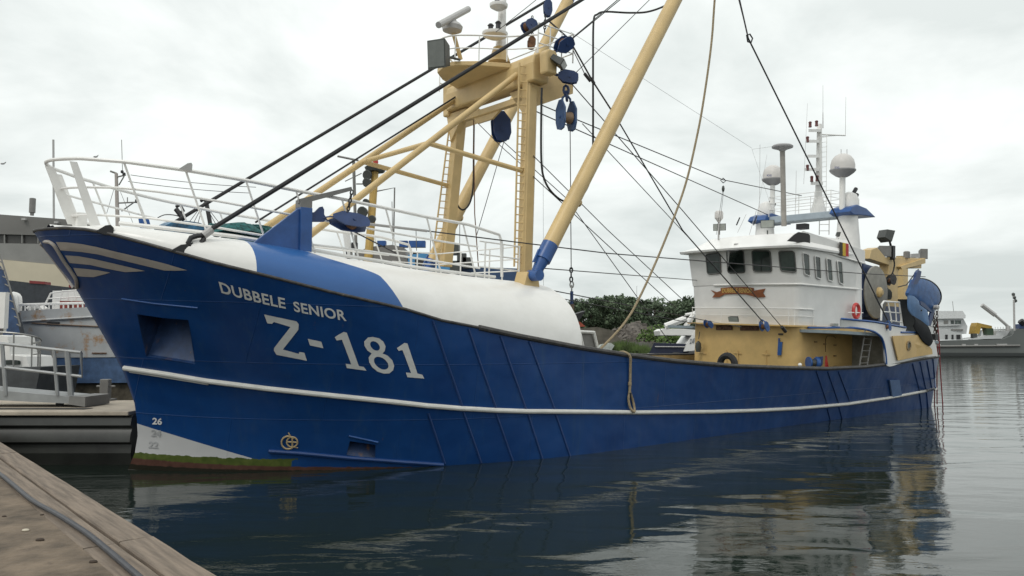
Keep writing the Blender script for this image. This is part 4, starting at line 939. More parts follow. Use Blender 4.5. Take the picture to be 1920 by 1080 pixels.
# windows
wbvh = BVHTree.FromPolygons([tuple(v+Vector(wu['_b'])) for v in [q.co.copy() for q in wu.data.vertices]], [tuple(p.vertices) for p in wu.data.polygons])
lbvh = BVHTree.FromPolygons([tuple(q.co) for q in wh.data.vertices], [tuple(p.vertices) for p in wh.data.polygons])
def onb(b, px, py, off):
    d = dloc(px, py).normalized(); h = b.ray_cast(C0, d)
    if h[0] is None: return P(px, py, HW)
    n = h[1] if h[1].dot(d) < 0 else -h[1]; return h[0]+n*off
FRM = mat('window_gasket', (.10, .10, .095), .5); 
wins = [((1324, 477), (1350, 474), (1353, 512), (1328, 514)), ((1363, 471), (1394, 470), (1398, 511), (1366, 512)), ((1410, 470), (1444, 470), (1448, 509), (1414, 509)), ((1460, 471), (1489, 471), (1493, 510), (1465, 508)),
        ((1503, 474), (1515, 477), (1518, 518), (1508, 515)), ((1526, 480), (1536, 482), (1539, 524), (1530, 521)), ((1548, 484), (1557, 487), (1561, 528), (1552, 526)), ((1568, 489), (1577, 491), (1581, 534), (1573, 531))]
def rquad(q, r=.18, n=3, sc=1.0):
    c = (sum(a for a, _ in q)/4, sum(b for _, b in q)/4); q = [(c[0]+(a-c[0])*sc, c[1]+(b-c[1])*sc) for a, b in q]; out = []
    for i in range(4):
        p0, p1, p2 = q[i-1], q[i], q[(i+1) % 4]
        a = (p1[0]+(p0[0]-p1[0])*r, p1[1]+(p0[1]-p1[1])*r*.6); b = (p1[0]+(p2[0]-p1[0])*r, p1[1]+(p2[1]-p1[1])*r*.6)
        for k in range(n+1): t = k/n; out.append(((1-t)**2*a[0]+2*t*(1-t)*p1[0]+t*t*b[0], (1-t)**2*a[1]+2*t*(1-t)*p1[1]+t*t*b[1]))
    return out
for i, q in enumerate(wins):
    side = i >= 4
    fq = rquad(q, sc=1.0); ctr = onb(wbvh, sum(a for a, _ in q)/4, sum(b for _, b in q)/4, 0)
    d2 = Vector((-1, 0, 0)) if not side else Vector((0, -1, 0))
    fr = [onb(wbvh, x, y, .035) for x, y in rquad(q, sc=1.12)]; inn = [onb(wbvh, x, y, .035) for x, y in fq]; gl = [onb(wbvh, x, y, .028) for x, y in rquad(q, sc=1.02)]
    ww = MB(); ww.tube(inn, .028, 6, closed=True); wf = ww.build('window', FRM if not side else WHITEH, wh)
    MB().add(gl, [tuple(range(len(gl)))]).build('pane', GLASSD, wf, smooth=False)
for px_ in (1428,): MB().tube([onb(wbvh, 1428, 509, .05), onb(wbvh, 1428, 484, .05)], .012, 5).build('wiper', BLACK, wh)
MB().tube([P(1378, 459, 0), P(1397, 458.5, 0)], .06, 8).build('roof_vent', LGREY, wh)
# name board ribbon
rbn = [(1334, 544), (1345, 548), (1353, 545), (1353, 540), (1375, 538), (1400, 538), (1414, 540), (1414, 545), (1425, 543), (1436, 541), (1431, 549), (1436, 557), (1420, 558), (1411, 555), (1400, 552), (1375, 551), (1359, 552), (1350, 557), (1337, 558), (1342, 551)]
nb_ = lay(flat_mesh([[(a, -b) for a, b in rbn]]), lambda x, y: onb(lbvh, x, -y, .06), 'name_board', WOODR, wh, 12)
lay(flat_mesh([[(a, -b) for a, b in rbn]]), lambda x, y: onb(lbvh, x, -y, .01), 'board_back', WOODR, nb_, 12)
text_on('DUBBELE SENIOR', (1356, 541), (1412, 541), (1356, 549), (1412, 549.5), -.6, 'board_lettering', GOLD, nb_, lambda x, y: onb(lbvh, x, y, .075), .03)
# rails, lights and fittings on the wheelhouse front
bal = MB(); cvr = [(24.9, 0)]
fp = [(s-.35, p) for s, p in outline(23.8, 24.2, 25.6, HW, HW, .3, .3)][0:16]
fp = [(s, p*1.02) for s, p in fp]
for hz_, r_ in ((4.55, .03), (4.25, .016)): bal.tube([L(s, p, hz_) for s, p in fp], r_, 6)
for s, p in fp[::3]: bal.tube([L(s, p, 3.86), L(s, p, 4.55)], .014, 5)
bal.build('balcony_rail', WHITE, wh)
bd = outline(23.35, 24.2, 25.4, HW+.1, HW+.1, .3, .3); loft([(3.82, bd), (3.88, bd)], 'balcony_deck', YEL, house, smooth=False)
fl = flood(P(1375, 599, 1.4), .42, .22, .16, (-1, -.25, -.5), 'floodlight', wh)
fl = flood(P(1349, 426, -1.4), .60, .32, .14, (-1, -.3, -.1), 'floodlight', wh); fl = flood(P(1439, 420, 1.0), .60, .34, .14, (-1, -.3, -.1), 'floodlight', wh)
fl = flood(P(1574, 440, 2.3), .34, .22, .14, (.7, -.9, -.3), 'floodlight', wh); MB().tube([P(1572, 447, 2.3), P(1572, 456, 2.3)], .02, 5).build('floodlight_arm', GREYB, wh)
flood(P(1567, 609, 2.75), .5, .12, .2, (.1, -1, -.1), 'floodlight', wh, m=LGREY)
for x in (1349, 1439): MB().tube([P(x, 432, -1.4 if x < 1400 else 1.0), P(x, 440, -1.4 if x < 1400 else 1.0)], .03, 6).build('floodlight_arm', GREYB, wh)
# louvred vents and gear on the ochre front
hbvh = BVHTree.FromPolygons([tuple(q.co) for q in house.data.vertices], [tuple(p.vertices) for p in house.data.polygons])
GRT = mat('rusty_grating', (.13, .07, .045), .8, var=.5, scale=14)
for a, b in (((1344, 610), (1374, 619)), ((1389, 610), (1424, 620))):
    MB().prism([onb(hbvh, a[0], a[1], .03), onb(hbvh, b[0], a[1], .03), onb(hbvh, b[0], b[1], .03), onb(hbvh, a[0], b[1], .03)], (-.03, 0, 0)).build('vent_grating', GRT, house, smooth=False)
MB().prism([onb(hbvh, x, y, .02) for x, y in ((1461, 634), (1463, 634), (1463, 641), (1468, 641), (1466, 666), (1459, 666))], (-.08, -.02, 0)).build('control_lever', BLUE, house, smooth=False)
MB().prism([onb(hbvh, x, y, .02) for x, y in ((1460, 625), (1469, 625), (1469, 628), (1460, 628))], (-.05, -.02, 0)).build('bracket', BLACK, house, smooth=False)
for x, y in ((1318, 662), (1363, 662), (1437, 664), (1384, 662)): MB().tube([onb(hbvh, x-7, y, .04), onb(hbvh, x+7, y+1, .04)], .018, 5).build('pipe_clamp', YEL, house)
for x in (1363, 1384, 1437): MB().tube([onb(hbvh, x, 656, .04), onb(hbvh, x, 688, .04)], .02, 5).build('pipe', YEL, house)
# weathertight door outline, handle and steps on the side
MB().tube([onb(hbvh, x, y, .02) for x, y in ((1547, 660), (1547, 636), (1550, 630), (1562, 630), (1566, 634))], .014, 5).build('door_seam', mat('ochre_shadow_gap', (.2, .13, .06), .7), house)
for x, y in ((1564, 647), (1564, 667), (1564, 687), (1528, 641), (1545, 645)): MB().box(onb(hbvh, x, y, .04), (.16, .05, .05)).build('step_iron', mat('dark_ochre', (.22, .15, .07), .6), house)
# boat deck aft of the wheelhouse with its blue edge, port side plating and ochre quarter panel
shelf = [(21.9, 2.75), (22.6, 3.0), (23.4, 3.8), (24.3, 4.35), (26, 4.5), (29, 4.35), (33, 4.05), (35, 3.6), (35, 0), (24, 0)]
e1 = [P(1515, 614, 2.75), P(1545, 614.5, 3.1), P(1585, 614, 3.9), P(1612, 616, 4.3), P(1636, 621, 4.45), P(1650, 630, 4.46), P(1656, 641, 4.46), P(1660, 660, 4.46), P(1662, 683, 4.46)]
e1s = spline(e1, 5)
MB().tube(e1s, .05, 6).build('blue_edge', BLUE, boat)
t1 = [P(1577, 597.5, 3.9), P(1610, 600.5, 4.3), P(1640, 603.5, 4.45), P(1670, 609, 4.4), P(1698, 614, 4.3)]
MB().tube(spline(t1, 5), .045, 6).build('blue_edge', BLUE, boat)
MB().tube([P(1689, 623, 4.35), P(1724, 623.5, 4.25)], .045, 6).build('blue_edge', BLUE, boat)
pl = MB()   # side plating as one ruled sheet with thickness
upper = spline([P(1577, 597.5, 3.9), P(1610, 600.5, 4.3), P(1640, 603.5, 4.45), P(1670, 609, 4.4), P(1698, 614, 4.3), P(1700, 622, 4.3), P(1730, 624, 4.2), P(1752, 640, 4.0), P(1758, 665, 3.9)], 4)
lower = spline([P(1577, 613.5, 3.8), P(1612, 616, 4.3), P(1636, 621, 4.45), P(1656, 641, 4.46), P(1662, 685, 4.46), P(1690, 681, 4.35), P(1720, 675, 4.2), P(1742, 671, 4.05), P(1758, 668, 3.9)], 4)
pl.grid([upper, lower]); pl.grid([[q+Vector((0, .05, 0)) for q in upper], [q+Vector((0, .05, 0)) for q in lower]])
plating = pl.build('side_plating', WHITEH, boat, ang=40)
qp = [(1672, 630), (1722, 628), (1746, 655), (1747, 664), (1715, 669), (1683, 676)]
MB().prism([P(x, y, 4.47 if x < 1700 else 4.3) for x, y in qp], (0, -.04, 0)).build('quarter_panel', YEL, plating, smooth=False)
ph = P(1702.5, 648, 4.42); MB().lathe(ph, [(.2, 0), (.22, .05), (.15, .06), (.15, .02)], 20, (0, -1, 0)).build('porthole', BRASS, plating); MB().lathe(ph+Vector((0, -.02, 0)), [(.15, 0), (.15, .01)], 18, (0, -1, 0)).build('porthole_glass', GLASSD, plating)
MB().prism([L(24.3, 4.3, 3.72), L(29, 4.25, 3.6), L(34.5, 3.7, 3.3), L(34.5, -3.7, 3.3), L(29, -4.25, 3.6), L(24.3, -4.3, 3.72)], (0, 0, -.12)).build('boat_deck', mat('boat_deck_paint', (.25, .3, .33), .6, var=.1), boat, smooth=False)
# recess under the boat deck: dark bulkhead and the ladder in the opening
MB().prism([L(28.4, 2.6, 1.25), L(28.4, 3.75, 1.25), L(28.4, 4.2, 2.5), L(28.4, 4.25, 3.5), L(28.4, 2.6, 3.5)], (.05, 0, 0)).build('shelter_bulkhead', mat('shelter_grey', (.24, .24, .215), .6, var=.2), house, smooth=False)
ladder(P(1611, 688, 4.0), P(1622, 619, 4.0), .62, 6, 'ladder', GREY, boat, .035, (1, 0, 0), .02)
# lifebuoy
lbp = P(1603, 583, 2.85); T = thing('lifebuoy', 'red lifebuoy hung on a white bar at the wheelhouse side', 'lifebuoy', lbp, SH)
MB().tube([lbp+Vector((math.sin(a)*.24, -.06, math.cos(a)*.30)) for a in [2*math.pi*i/20 for i in range(20)]], .075, 8, closed=True).build('ring', REDP, T)
for a in (.3, 1.57, 2.9, 4.3): 
    c = lbp+Vector((math.sin(a)*.24, -.06, math.cos(a)*.30)); MB().sphere(c, .085, 8, (.6, 1, .6)).build('band', mat('buoy_band', (.6, .3, .28), .5), T)
MB().tube([P(1590, 586, 2.95), P(1618, 586.5, 2.95)], .025, 6).build('lifebuoy_bar', WHITE, wh)

# ---- funnels, bridge, masts and domes on the boat deck
FW = mat('funnel_white', (.74, .73, .71), .4, var=.04)
def funnel(sg):
    c0, c1 = P(1600, 500, 2.3*1.0), P(1598, 400, 2.3); z1 = 9.05
    cx = 28.9; y = -2.15*sg
    f = MB().lathe(Vector((cx, y, 3.8)), [(.62, 0), (.58, 3.0), (.40, z1-3.8)], 20).build('funnel', FW, boat)
    prof = [(cx-.75, z1-.1), (cx-.55, z1+.13), (cx-.1, z1+.28), (cx+.7, z1+.20), (cx+1.55, z1-.12), (cx+.6, z1-.14), (cx-.4, z1-.2)]
    MB().prism([Vector((a, y-.5, b)) for a, b in prof], (0, 1.0, 0)).build('funnel_cap', BLUE, f, smooth=False, bevel=.03)
    MB().lathe(Vector((cx+.1, y, z1+.2)), [(.42, 0), (.42, .35), (.3, .62), (.1, .72)], 16).build('exhaust_hood', FW, f)
    for k in (0, .25): MB().tube([Vector((cx+.35+k*.4, y, z1+.6)), Vector((cx+.5+k*.5, y, z1+.95-k)), Vector((cx+.68+k*.4, y, z1+1.15-k))], .09, 8).build('exhaust_pipe', BLACK, f)
    return f
fp_, fs_ = funnel(1), funnel(-1)
bz = 9.0
MB().prism([Vector((28.5, -1.7, bz-.18)), Vector((28.5, -1.7, bz+.12)), Vector((28.5, 1.7, bz+.12)), Vector((28.5, 1.7, bz-.18))], (.9, 0, 0)).build('funnel_bridge', HGREY, boat, smooth=False, bevel=.03)
brl = MB()
bo_ = [(28.4, -1.6), (28.4, 1.6), (29.4, 1.6), (29.4, -1.6)]
for h_ in (.35, .65, .95): brl.tube([Vector((a, b, bz+.1+h_)) for a, b in bo_], .016, 5, closed=True)
for k in range(5):
    for s_ in (28.4, 29.4): brl.tube([Vector((s_, -1.6+.8*k, bz+.1)), Vector((s_, -1.6+.8*k, bz+1.05))], .016, 5)
brl.build('bridge_rail', WHITE, boat)
ladder(P(1536, 440, .2), P(1537, 392, .2), .45, 4, 'ladder', WHITE, boat, .025, (.62, -.75, 0), .015)
# lattice signal mast
m0, m1 = L(29.2, .53, bz), L(29.2, .53, 13.4)
am = MB(); am.tube([m0, L(29.2, .53, 10.2), m1], .20, 12, r2=.11); am = am.build('aft_mast', WHITE, boat)
MB().lathe(m0, [(.42, 0), (.2, .9)], 12).build('mast_foot', WHITE, am)
ladder(L(29.4, .5, 9.6), L(29.4, .5, 12.9), .26, 14, 'ladder', WHITE, am, .014, (.3, -.95, 0), .01)
def mx_(px, py, p=0.1): return P(px, py, p+.45)
for (x0_, x1_, y, hgt) in ((1516, 1540, 242, 0), (1511, 1536, 262, 0), (1514, 1536, 290, 0), (1509, 1536, 315, 0), (1520, 1543, 341, 0)):
    MB().prism([mx_(x0_, y, .3), mx_(x1_, y, .3), mx_(x1_, y, -.2), mx_(x0_+3, y, -.2)], (0, 0, -.14)).build('mast_bracket', WHITE, am, smooth=False)
LAMPR = mat('signal_lamp_red', (.11, .02, .018), .35)
for (x, y) in ((1519, 234), (1531, 232), (1514, 262), (1514, 315), (1522, 336), (1532, 335)):
    c = mx_(x, y, .3); MB().lathe(c+Vector((0, 0, -.12)), [(.06, 0), (.08, .02), (.065, .06), (.065, .2), (.085, .22), (.05, .27)], 10).build('signal_lamp', LAMPR, am)
MB().tube([mx_(1538, 252, 0), mx_(1585, 254, 0)], .035, 6).build('mast_yard', WHITE, am); MB().tube([mx_(1538, 256, 0), mx_(1570, 254, 0)], .02, 6).build('yard_stay', WHITE, am)
for (x0_, y0_, x1_, y1_, r_) in ((1585, 254, 1586, 182, .012), (1543, 240, 1543, 160, .012), (1543, 240, 1543, 211, .03), (1507, 345, 1514, 194, .009), (1492, 380, 1493, 320, .012)):
    MB().tube([mx_(x0_, y0_, 0), mx_(x1_, y1_, 0)], r_, 6, r2=r_*.6).build('whip_antenna', LGREY, am)
# satellite domes
def dome(px, py, p, R_, lab_par, pole_y):
    c = P(px, py, p); d = MB().lathe(c, [(.02, R_*1.12), (R_*.35, R_*1.06), (R_*.68, R_*.86), (R_*.9, R_*.55), (R_, R_*.15), (R_, -R_*.3)][::-1], 24).build('satellite_dome', DOME, boat)
    MB().lathe(c, [(R_*1.08, -R_*.3), (R_*1.08, -R_*.38), (R_*.95, -R_*.55), (R_*.55, -R_*.85), (R_*.4, -R_*.92)], 24).build('dome_base', DOMED, d)
    b = P(px, pole_y, p); MB().tube([c+Vector((0, 0, -R_*.9)), Vector((c.x, c.y, b.z))], R_*.24, 12).build('dome_pole', WHITE, d); return d, c
dA, cA = dome(1580, 312, 2.15, .52, None, 400); dB, cB = dome(1449, 330, -1.95, .49, None, 400)
for dd, x, y, b in ((dA, 1565, 314, cA), (dB, 1438, 329, cB)):
    text_on('KNS', (x, y-2), (x+9, y-2), (x, y+2), (x+9, y+2), 0, 'dome_lettering', mat('dome_blue', (.05, .07, .25), .5), dd, lambda a, q, b=b: P(a, q, -b.y+.50), .02)
for x in (1577, 1588): MB().tube([P(x, 289, 2.15), P(x, 280, 2.15)], .015, 5).build('dome_spike', LGREY, dA)
tvp = MB(); t0, t1_ = L(26.4, -.55, 7.6), None
q0, q1 = P(1470, 424, .3), P(1467, 281, .3)
MB().tube([q0, q1], .115, 14).build('antenna_pole', mat('pole_beige', (.33, .31, .28), .5, var=.1), boat)
MB().lathe(q1, [(.1, -.08), (.18, 0), (.46, .1), (.47, .16), (.40, .22), (.1, .26)], 24).build('antenna_disc', DOMED, boat)
c = P(1348, 404, -1.4); MB().lathe(c, [(.06, -.3), (.1, -.24), (.19, -.12), (.19, .12), (.14, .2), (.04, .22)], 16).build('compass_dome', DOME, boat); MB().tube([c+Vector((0, 0, -.26)), c+Vector((0, 0, -1.1))], .04, 8).build('compass_pole', LGREY, boat)
for a, b, r_ in (((1424, 390), (1425, 271), .008), ((1416, 425), (1438, 290), .006), ((1383, 436), (1399, 402), .01), ((1405, 440), (1418, 395), .012), ((1410, 280), (1450, 400), .005), ((1410, 280), (1468, 272), .006)):
    MB().tube([P(*a, -.2), P(*b, -.2)], r_, 5).build('whip_antenna', LGREY, boat)
for a in (1378, 1410): MB().tube([P(a-3+12, 408 if a < 1400 else 405, -.2), P(a+3, 422, -.2)], .03, 6).build('rigging_screw', BLACK, boat)
MB().box(P(1505, 425, .8), (.35, .45, .25)).build('vent_box', BLACK, wh)
T = thing('suspended_block', 'small block hanging from the wheelhouse stay on two thin falls', 'pulley block', P(1356, 337, .6), SH)
MB().tube([P(1351, 338, .6), P(1356, 334, .6), P(1361, 339, .6), P(1356, 343, .6)], .02, 5, closed=True).build('shackle', BLACK, T); MB().sphere(P(1356, 354, .6), .09, 8, (.7, .7, 1.6)).build('block_body', GREYB, T)
for dx_ in (-3, 2): MB().tube([P(1356+dx_*.3, 358, .6), P(1346+dx_, 440, -.6)], .008, 5).build('fall', CABLE, T)

# ---- working gear aft
drm = P(1640, 548, 2.2); T = MB()
dc = Vector((30.1, -1.9, 5.35))
dc = P(1643, 548, 2.1)
fac = Vector((.07, -1, 0)).normalized()
dr = MB().lathe(dc, [(.06, .12), (.9, .04), (1.22, .03), (1.25, 0), (1.25, -.05), (.3, -.06)][::-1], 36, fac).build('net_drum', DRUMG, boat)
MB().lathe(dc, [(.28, -1.6), (.28, -.05)], 18, fac).build('drum_barrel', DBLUE, dr); MB().lathe(dc+fac*(-1.9), [(.2, -.05), (1.22, -.05), (1.22, .0), (.2, 0)], 32, fac).build('drum_flange', DBLUE, dr)
MB().lathe(dc, [(.24, .05), (.24, .2), (.12, .3)], 16, fac).build('drum_hub', YELP, dr)
MB().prism([P(1619, 494, 1.8), P(1640, 500, 1.8), P(1645, 590, 1.8), P(1619, 595, 1.8)], (0, 1.2, 0)).build('winch_housing', DBLUE, boat, smooth=False)
ga = 31.8
def gp(x, y, p=1.4): return P(x, y, p)
ag = MB().prism([gp(1630, 485), gp(1634, 468), gp(1645, 464), gp(1660, 482), gp(1728, 484), gp(1728, 503), gp(1718, 503), gp(1690, 500), gp(1684, 510), gp(1683, 600), gp(1664, 600), gp(1667, 497)], (0, .5, 0)).build('aft_gantry', YELP, boat, smooth=False, bevel=.02)
MB().prism([gp(1681, 500), gp(1728, 484, 1.3), gp(1728, 494, 1.3), gp(1684, 505)], (0, -.2, 0)).build('gantry_arm', YELP, ag, smooth=False)
MB().prism([P(1683, 600, -2.2), P(1690, 600, -2.2), P(1690, 480, -2.2), P(1680, 480, -2.2)], (0, -.4, 0)).build('gantry_post', YELP, ag, smooth=False)
f1 = flood(gp(1665, 444), .75, .6, .4, (.9, -.35, -.35), 'floodlight', ag, m=GREYB); flood(gp(1660, 471), .62, .55, .4, (-.6, -.8, 0), 'cable_box', ag, lens=GREY, m=GREY)
MB().tube([gp(1668, 452), gp(1671, 464)], .06, 6).build('lamp_arm', BLACK, ag); MB().box(gp(1671, 474), (.25, .3, .7)).build('lamp_bracket', BLACK, ag); flood(gp(1733, 476), .38, .55, .35, (-.5, -.6, 0), 'floodlight', ag, lens=GREY, m=GREY); MB().lathe(gp(1700, 484), [(.16, 0), (.16, .32), (.1, .36)], 12).build('vent_cap', GREY, ag)
MB().prism([gp(1708, 482), gp(1725, 483), gp(1724, 475), gp(1709, 476)], (0, .3, 0)).build('junction_box', LGREY, ag, smooth=False)
wire([gp(1675, 484, 1.6), gp(1677, 497, 1.6), gp(1672, 515, 1.6), gp(1660, 528, 1.6), gp(1655, 540, 1.6)], .04, RUBBER, 'hydraulic_hose', True)
block('pulley_block', 'dark greasy pulley block on the aft gantry post beside the net drum', gp(1673, 514, 1.7), (-.4, 0, -1), .36, .52, .25, m=BLACK, side=(.3, .9, 0)); block('pulley_block', 'lower dark pulley block above the white rail aft', gp(1662, 540, 1.8), (0, 0, -1), .38, .52, .25, m=GREYB, side=(.3, .9, 0))
wire([gp(1684, 538), gp(1700, 534), gp(1716, 512), gp(1722, 505)], .03, BLACK, 'chain_stopper')
rl = MB(); ra = [P(1652, 601, 3.2), P(1653, 571, 3.2), P(1657, 565, 3.2), P(1686, 567, 3.2), P(1691, 606, 3.2)]; rl.tube(ra, .045, 8); rl.tube([P(1653, 584, 3.2), P(1688, 587, 3.2)], .03, 6); rl.tube([P(1665, 566, 3.2), P(1672, 604, 3.2)], .035, 6); rl.tube([P(1678, 567, 3.2), P(1681, 604, 3.2)], .03, 6); rl.tube([P(1670, 601, 3.2), P(1692, 605, 3.2)], .03, 6)
rl.build('platform_rail', WHITE, boat)
block('pulley_block', 'blue pulley block at the foot of the long aft wire on the white quarter plating', P(1665, 603, 4.5), (.1, 0, -1), .2, .34, .14, m=BLUE)
block('pulley_block', 'blue pulley block on the ochre deckhouse roof edge, nearest the port corner', P(1429, 601, 2.9), (.6, 0, -.9), .26, .42, .2, m=BLUE, side=(0, 1, 0))
block('pulley_block', 'blue pulley block at the starboard end of the ochre deckhouse roof edge', P(1323, 601, 0), (.6, 0, -.5), .24, .38, .2, m=BLUE, side=(0, 1, 0))
single(MB().tube([P(1466, 613, 2.9), P(1473, 622, 2.9)], .07, 8), 'wire_clamp', BLACK, P(1466, 613, 2.9), 'small black clamp where a wire meets the ochre deckhouse corner', 'wire clamp', M=SH)
MB().box(P(1645, 592, 1.2), (2.2, 1.2, .95)).build('winch_bed', DBLUE, boat, smooth=False)
# blue dredge scoop hanging at the stern
T = thing('net_scoop', 'big curved blue steel scoop with hinge arm hung at the stern', 'scoop', P(1720, 610, 3.2), SH)
def sweep(outer, wd, p): # curved plate
    pass
ctrp = [(1716, 522), (1735, 524), (1752, 533), (1761, 548), (1762, 562), (1758, 573)]
inp = [(1703, 556), (1706, 572), (1716, 590), (1728, 603), (1744, 606), (1748, 585)]
cva = spline([P(x, y, 3.4) for x, y in ctrp], 4); cvb = spline([P(x, y, 3.4) for x, y in inp], 4)
# cylinder-like drum body: front rim to back rim
rim = [P(x, y, 3.5) for x, y in ((1716, 522), (1735, 524), (1751, 533), (1761, 549), (1760, 566), (1753, 577), (1747, 600), (1742, 607), (1725, 598), (1708, 578), (1703, 557), (1708, 536))]
def z5(l): return [(1640+x/5.4, 500+y/5.4) for x, y in l]
def dish(outline, p, bulge, name, m, par, back=.25):
    o_ = spline([P(x, y, p) for x, y in outline+outline[:1]], 3)[:-1]; c = sum(o_, Vector())/len(o_); rows = [[q+Vector((0, back, 0)) for q in o_]]
    for k_, b_ in ((1, 0), (.82, .55), (.55, .85), (.25, .98)): rows.append([c+(q-c)*k_+Vector((0, -bulge*b_, 0)) for q in o_])
    mb = MB(); mb.grid(rows, True); mb.add(rows[-1], [tuple(range(len(o_)))]); mb.add(rows[0], [tuple(range(len(o_)))]); return mb.build(name, m, par, ang=28)
dish(z5([(395, 130), (480, 125), (560, 150), (620, 195), (660, 260), (665, 330), (640, 385), (600, 405), (590, 460), (520, 430), (440, 360), (345, 290), (365, 215)]), 3.5, .09, 'scoop_body', SCOOP, T, back=.15)
MB().tube(spline([P(x, y, 3.42) for x, y in z5([(400, 128), (480, 122), (560, 146), (625, 195), (665, 260), (670, 330), (645, 385)])], 3), .045, 6).build('rim_bar', BLACK, T)
dish(z5([(342, 292), (400, 300), (450, 350), (500, 405), (535, 450), (545, 520), (548, 600), (470, 545), (385, 492), (345, 420)]), 3.75, .03, 'lower_plate', LBLUE, T, back=.05)
MB().prism([P(x, y, 3.9) for x, y in z5([(360, 180), (390, 110), (400, 60), (420, 35), (448, 50), (440, 90), (430, 130), (400, 180)])], (0, -.12, 0)).build('hinge_arm', DBLUE, T, smooth=False)
MB().prism([P(x, y, 4.1) for x, y in z5([(450, 345), (500, 372), (560, 440), (585, 470), (545, 450), (455, 385)])], (0, -.05, 0)).build('hinge_plate', DBLUE, T, smooth=False)
MB().lathe(P(1727, 582, 4.0), [(.04, 0), (.04, .04)], 8, (0, -1, 0)).build('bolt', BLACK, T)
MB().lathe(P(1752, 576, 3.6), [(.10, 0), (.12, .15), (.08, .2)], 10, (0, -1, 0)).build('pivot', LGREY, T)
MB().prism([P(x, y, 3.5) for x, y in z5([(585, 410), (620, 415), (600, 480), (570, 600), (545, 590), (560, 500)])], (0, .08, 0)).build('swing_arm', DBLUE, T, smooth=False)
MB().box(P(1751, 632, 3.4), (.35, .3, .3)).build('counter_block', BLACK, T, smooth=False)
# black chafing sheet under the scoop
a0 = z5([(385, 492), (420, 515), (470, 545), (510, 575), (545, 605), (565, 650), (575, 700)]); b0 = z5([(395, 600), (420, 650), (450, 690), (475, 730), (500, 765), (535, 790), (562, 805)])
ra_ = [P(x, y, 4.05) for x, y in a0]; rb_ = [P(x, y, 4.4) for x, y in b0]
mb = MB(); rr_ = [[a.lerp(b, k/4)+Vector((0, -.10*math.sin(k*.8), 0)) for i, (a, b) in enumerate(zip(ra_, rb_))] for k in range(5)]
mb.grid(rr_); mb.grid([[q+Vector((0, .03, 0)) for q in r] for r in rr_])
single(mb, 'chafing_sheet', SHEET, rb_[2], 'black sheet draped over the rail below the blue scoop at the stern', 'sheet', M=SH)
mb = MB(); mb.prism([P(x, y, 2.9) for x, y in ((1685, 561), (1703, 561), (1712, 592), (1726, 622), (1698, 620))], (0, .05, 0)); single(mb, 'dark_screen', mat('dark_screen', (.035, .037, .036), .8, var=.15), P(1694, 612, 2.9), 'dark grey screen between the white rail and the blue scoop', 'screen', M=SH, smooth=False)
for i, (x, y) in enumerate(((1757, 578), (1750, 585))):
    single(chain(S(x, y, 35.3), S(x-1+i*4, 625, 35.6), .2, .02), 'chain', mat('rusty_chain', (.07, .04, .03), .7), S(x, y, 35.3), ['rusty chain hanging from the scoop at the stern, right hand one', 'rusty chain hanging from the scoop at the stern, left hand one'][i], 'chain', M=SH, group='chains at the stern')
MB().tube([P(1690, 480, 1.2), P(1700, 479, 1.2)], .01, 5).build('wire_end', CABLE, ag)

# ---- loose gear on deck
tp = Zs(1365, 682, 1.75)
T = thing('tyre', 'black tyre leaning against the ochre deckhouse front', 'tyre', P(1364, 686, 2.0), SH)
c = P(1364, 683, 2.0); MB().tube([c+Vector((0, math.cos(a)*.33, math.sin(a)*.33)) for a in [2*math.pi*i/20 for i in range(20)]], .13, 8, closed=True).build('tyre_casing', RUBBER, T)
T = thing('winch', 'blue winch head with two flanges by the deckhouse corner', 'winch', P(1525, 690, 3.0), SH)
wc = P(1515, 680, 3.1); ax_ = Vector((.85, -.5, 0)).normalized()
MB().lathe(wc, [(.1, 0), (.24, 0), (.24, .05), (.2, .1)], 16, ax_).build('flange', BLUE, T); MB().lathe(wc, [(.14, .06), (.14, .3)], 14, ax_).build('barrel', GREYB, T); MB().lathe(wc+ax_*.3, [(.2, 0), (.25, .05), (.25, .12), (.1, .14)], 16, ax_).build('flange', BLUE, T); MB().prism([wc+ax_*.45+Vector((0, 0, .2)), wc+ax_*.65+Vector((0, 0, .26)), wc+ax_*.62+Vector((0, 0, -.1)), wc+ax_*.45+Vector((0, 0, -.2))], (0, .1, 0)).build('brake_arm', DBLUE, T, smooth=False)
T = thing('red_stand', 'small red painted tripod beside the blue winch', 'stand', P(1550, 690, 3.1), SH)
for a in ((1547, 692), (1553, 692), (1550, 694)): MB().tube([P(1549, 667, 3.1), P(*a, 3.1)], .03, 6).build('leg', REDP, T)
MB().sphere(P(1500, 684, 3.3), .08, 8).build('mushroom_vent', WHITE, boat)
mb = MB(); g = P(1309, 640, -2.0); mb.tube([P(1312, 622, -2), P(1310, 636, -2)], .02, 6); mb.lathe(P(1309, 660, -2), [(.1, 0), (.14, .2), (.12, .4), (.03, .5)], 10); single(mb, 'fender', GREYB, P(1309, 660, -2), 'narrow dark fender hanging at the starboard edge of the deckhouse', 'fender', M=SH)
# white hatch frame on the fore deck behind the whaleback
T = thing('hatch_frame', 'white framed grey hatch panel standing by the end of the whaleback', 'hatch', P(1095, 655, 2.5), SH)
MB().prism([P(x, y, 2.5) for x, y in ((1084, 624), (1110, 626), (1118, 655), (1092, 652))], (0, .05, 0)).build('panel', GREY, T, smooth=False)
for a, b in (((1075, 621), (1113, 623)), ((1113, 622), (1122, 660)), ((1087, 624), (1094, 656)), ((1080, 643), (1088, 645))): MB().tube([P(*a, 2.55), P(*b, 2.55)], .055, 6).build('frame_bar', WHITE, T)
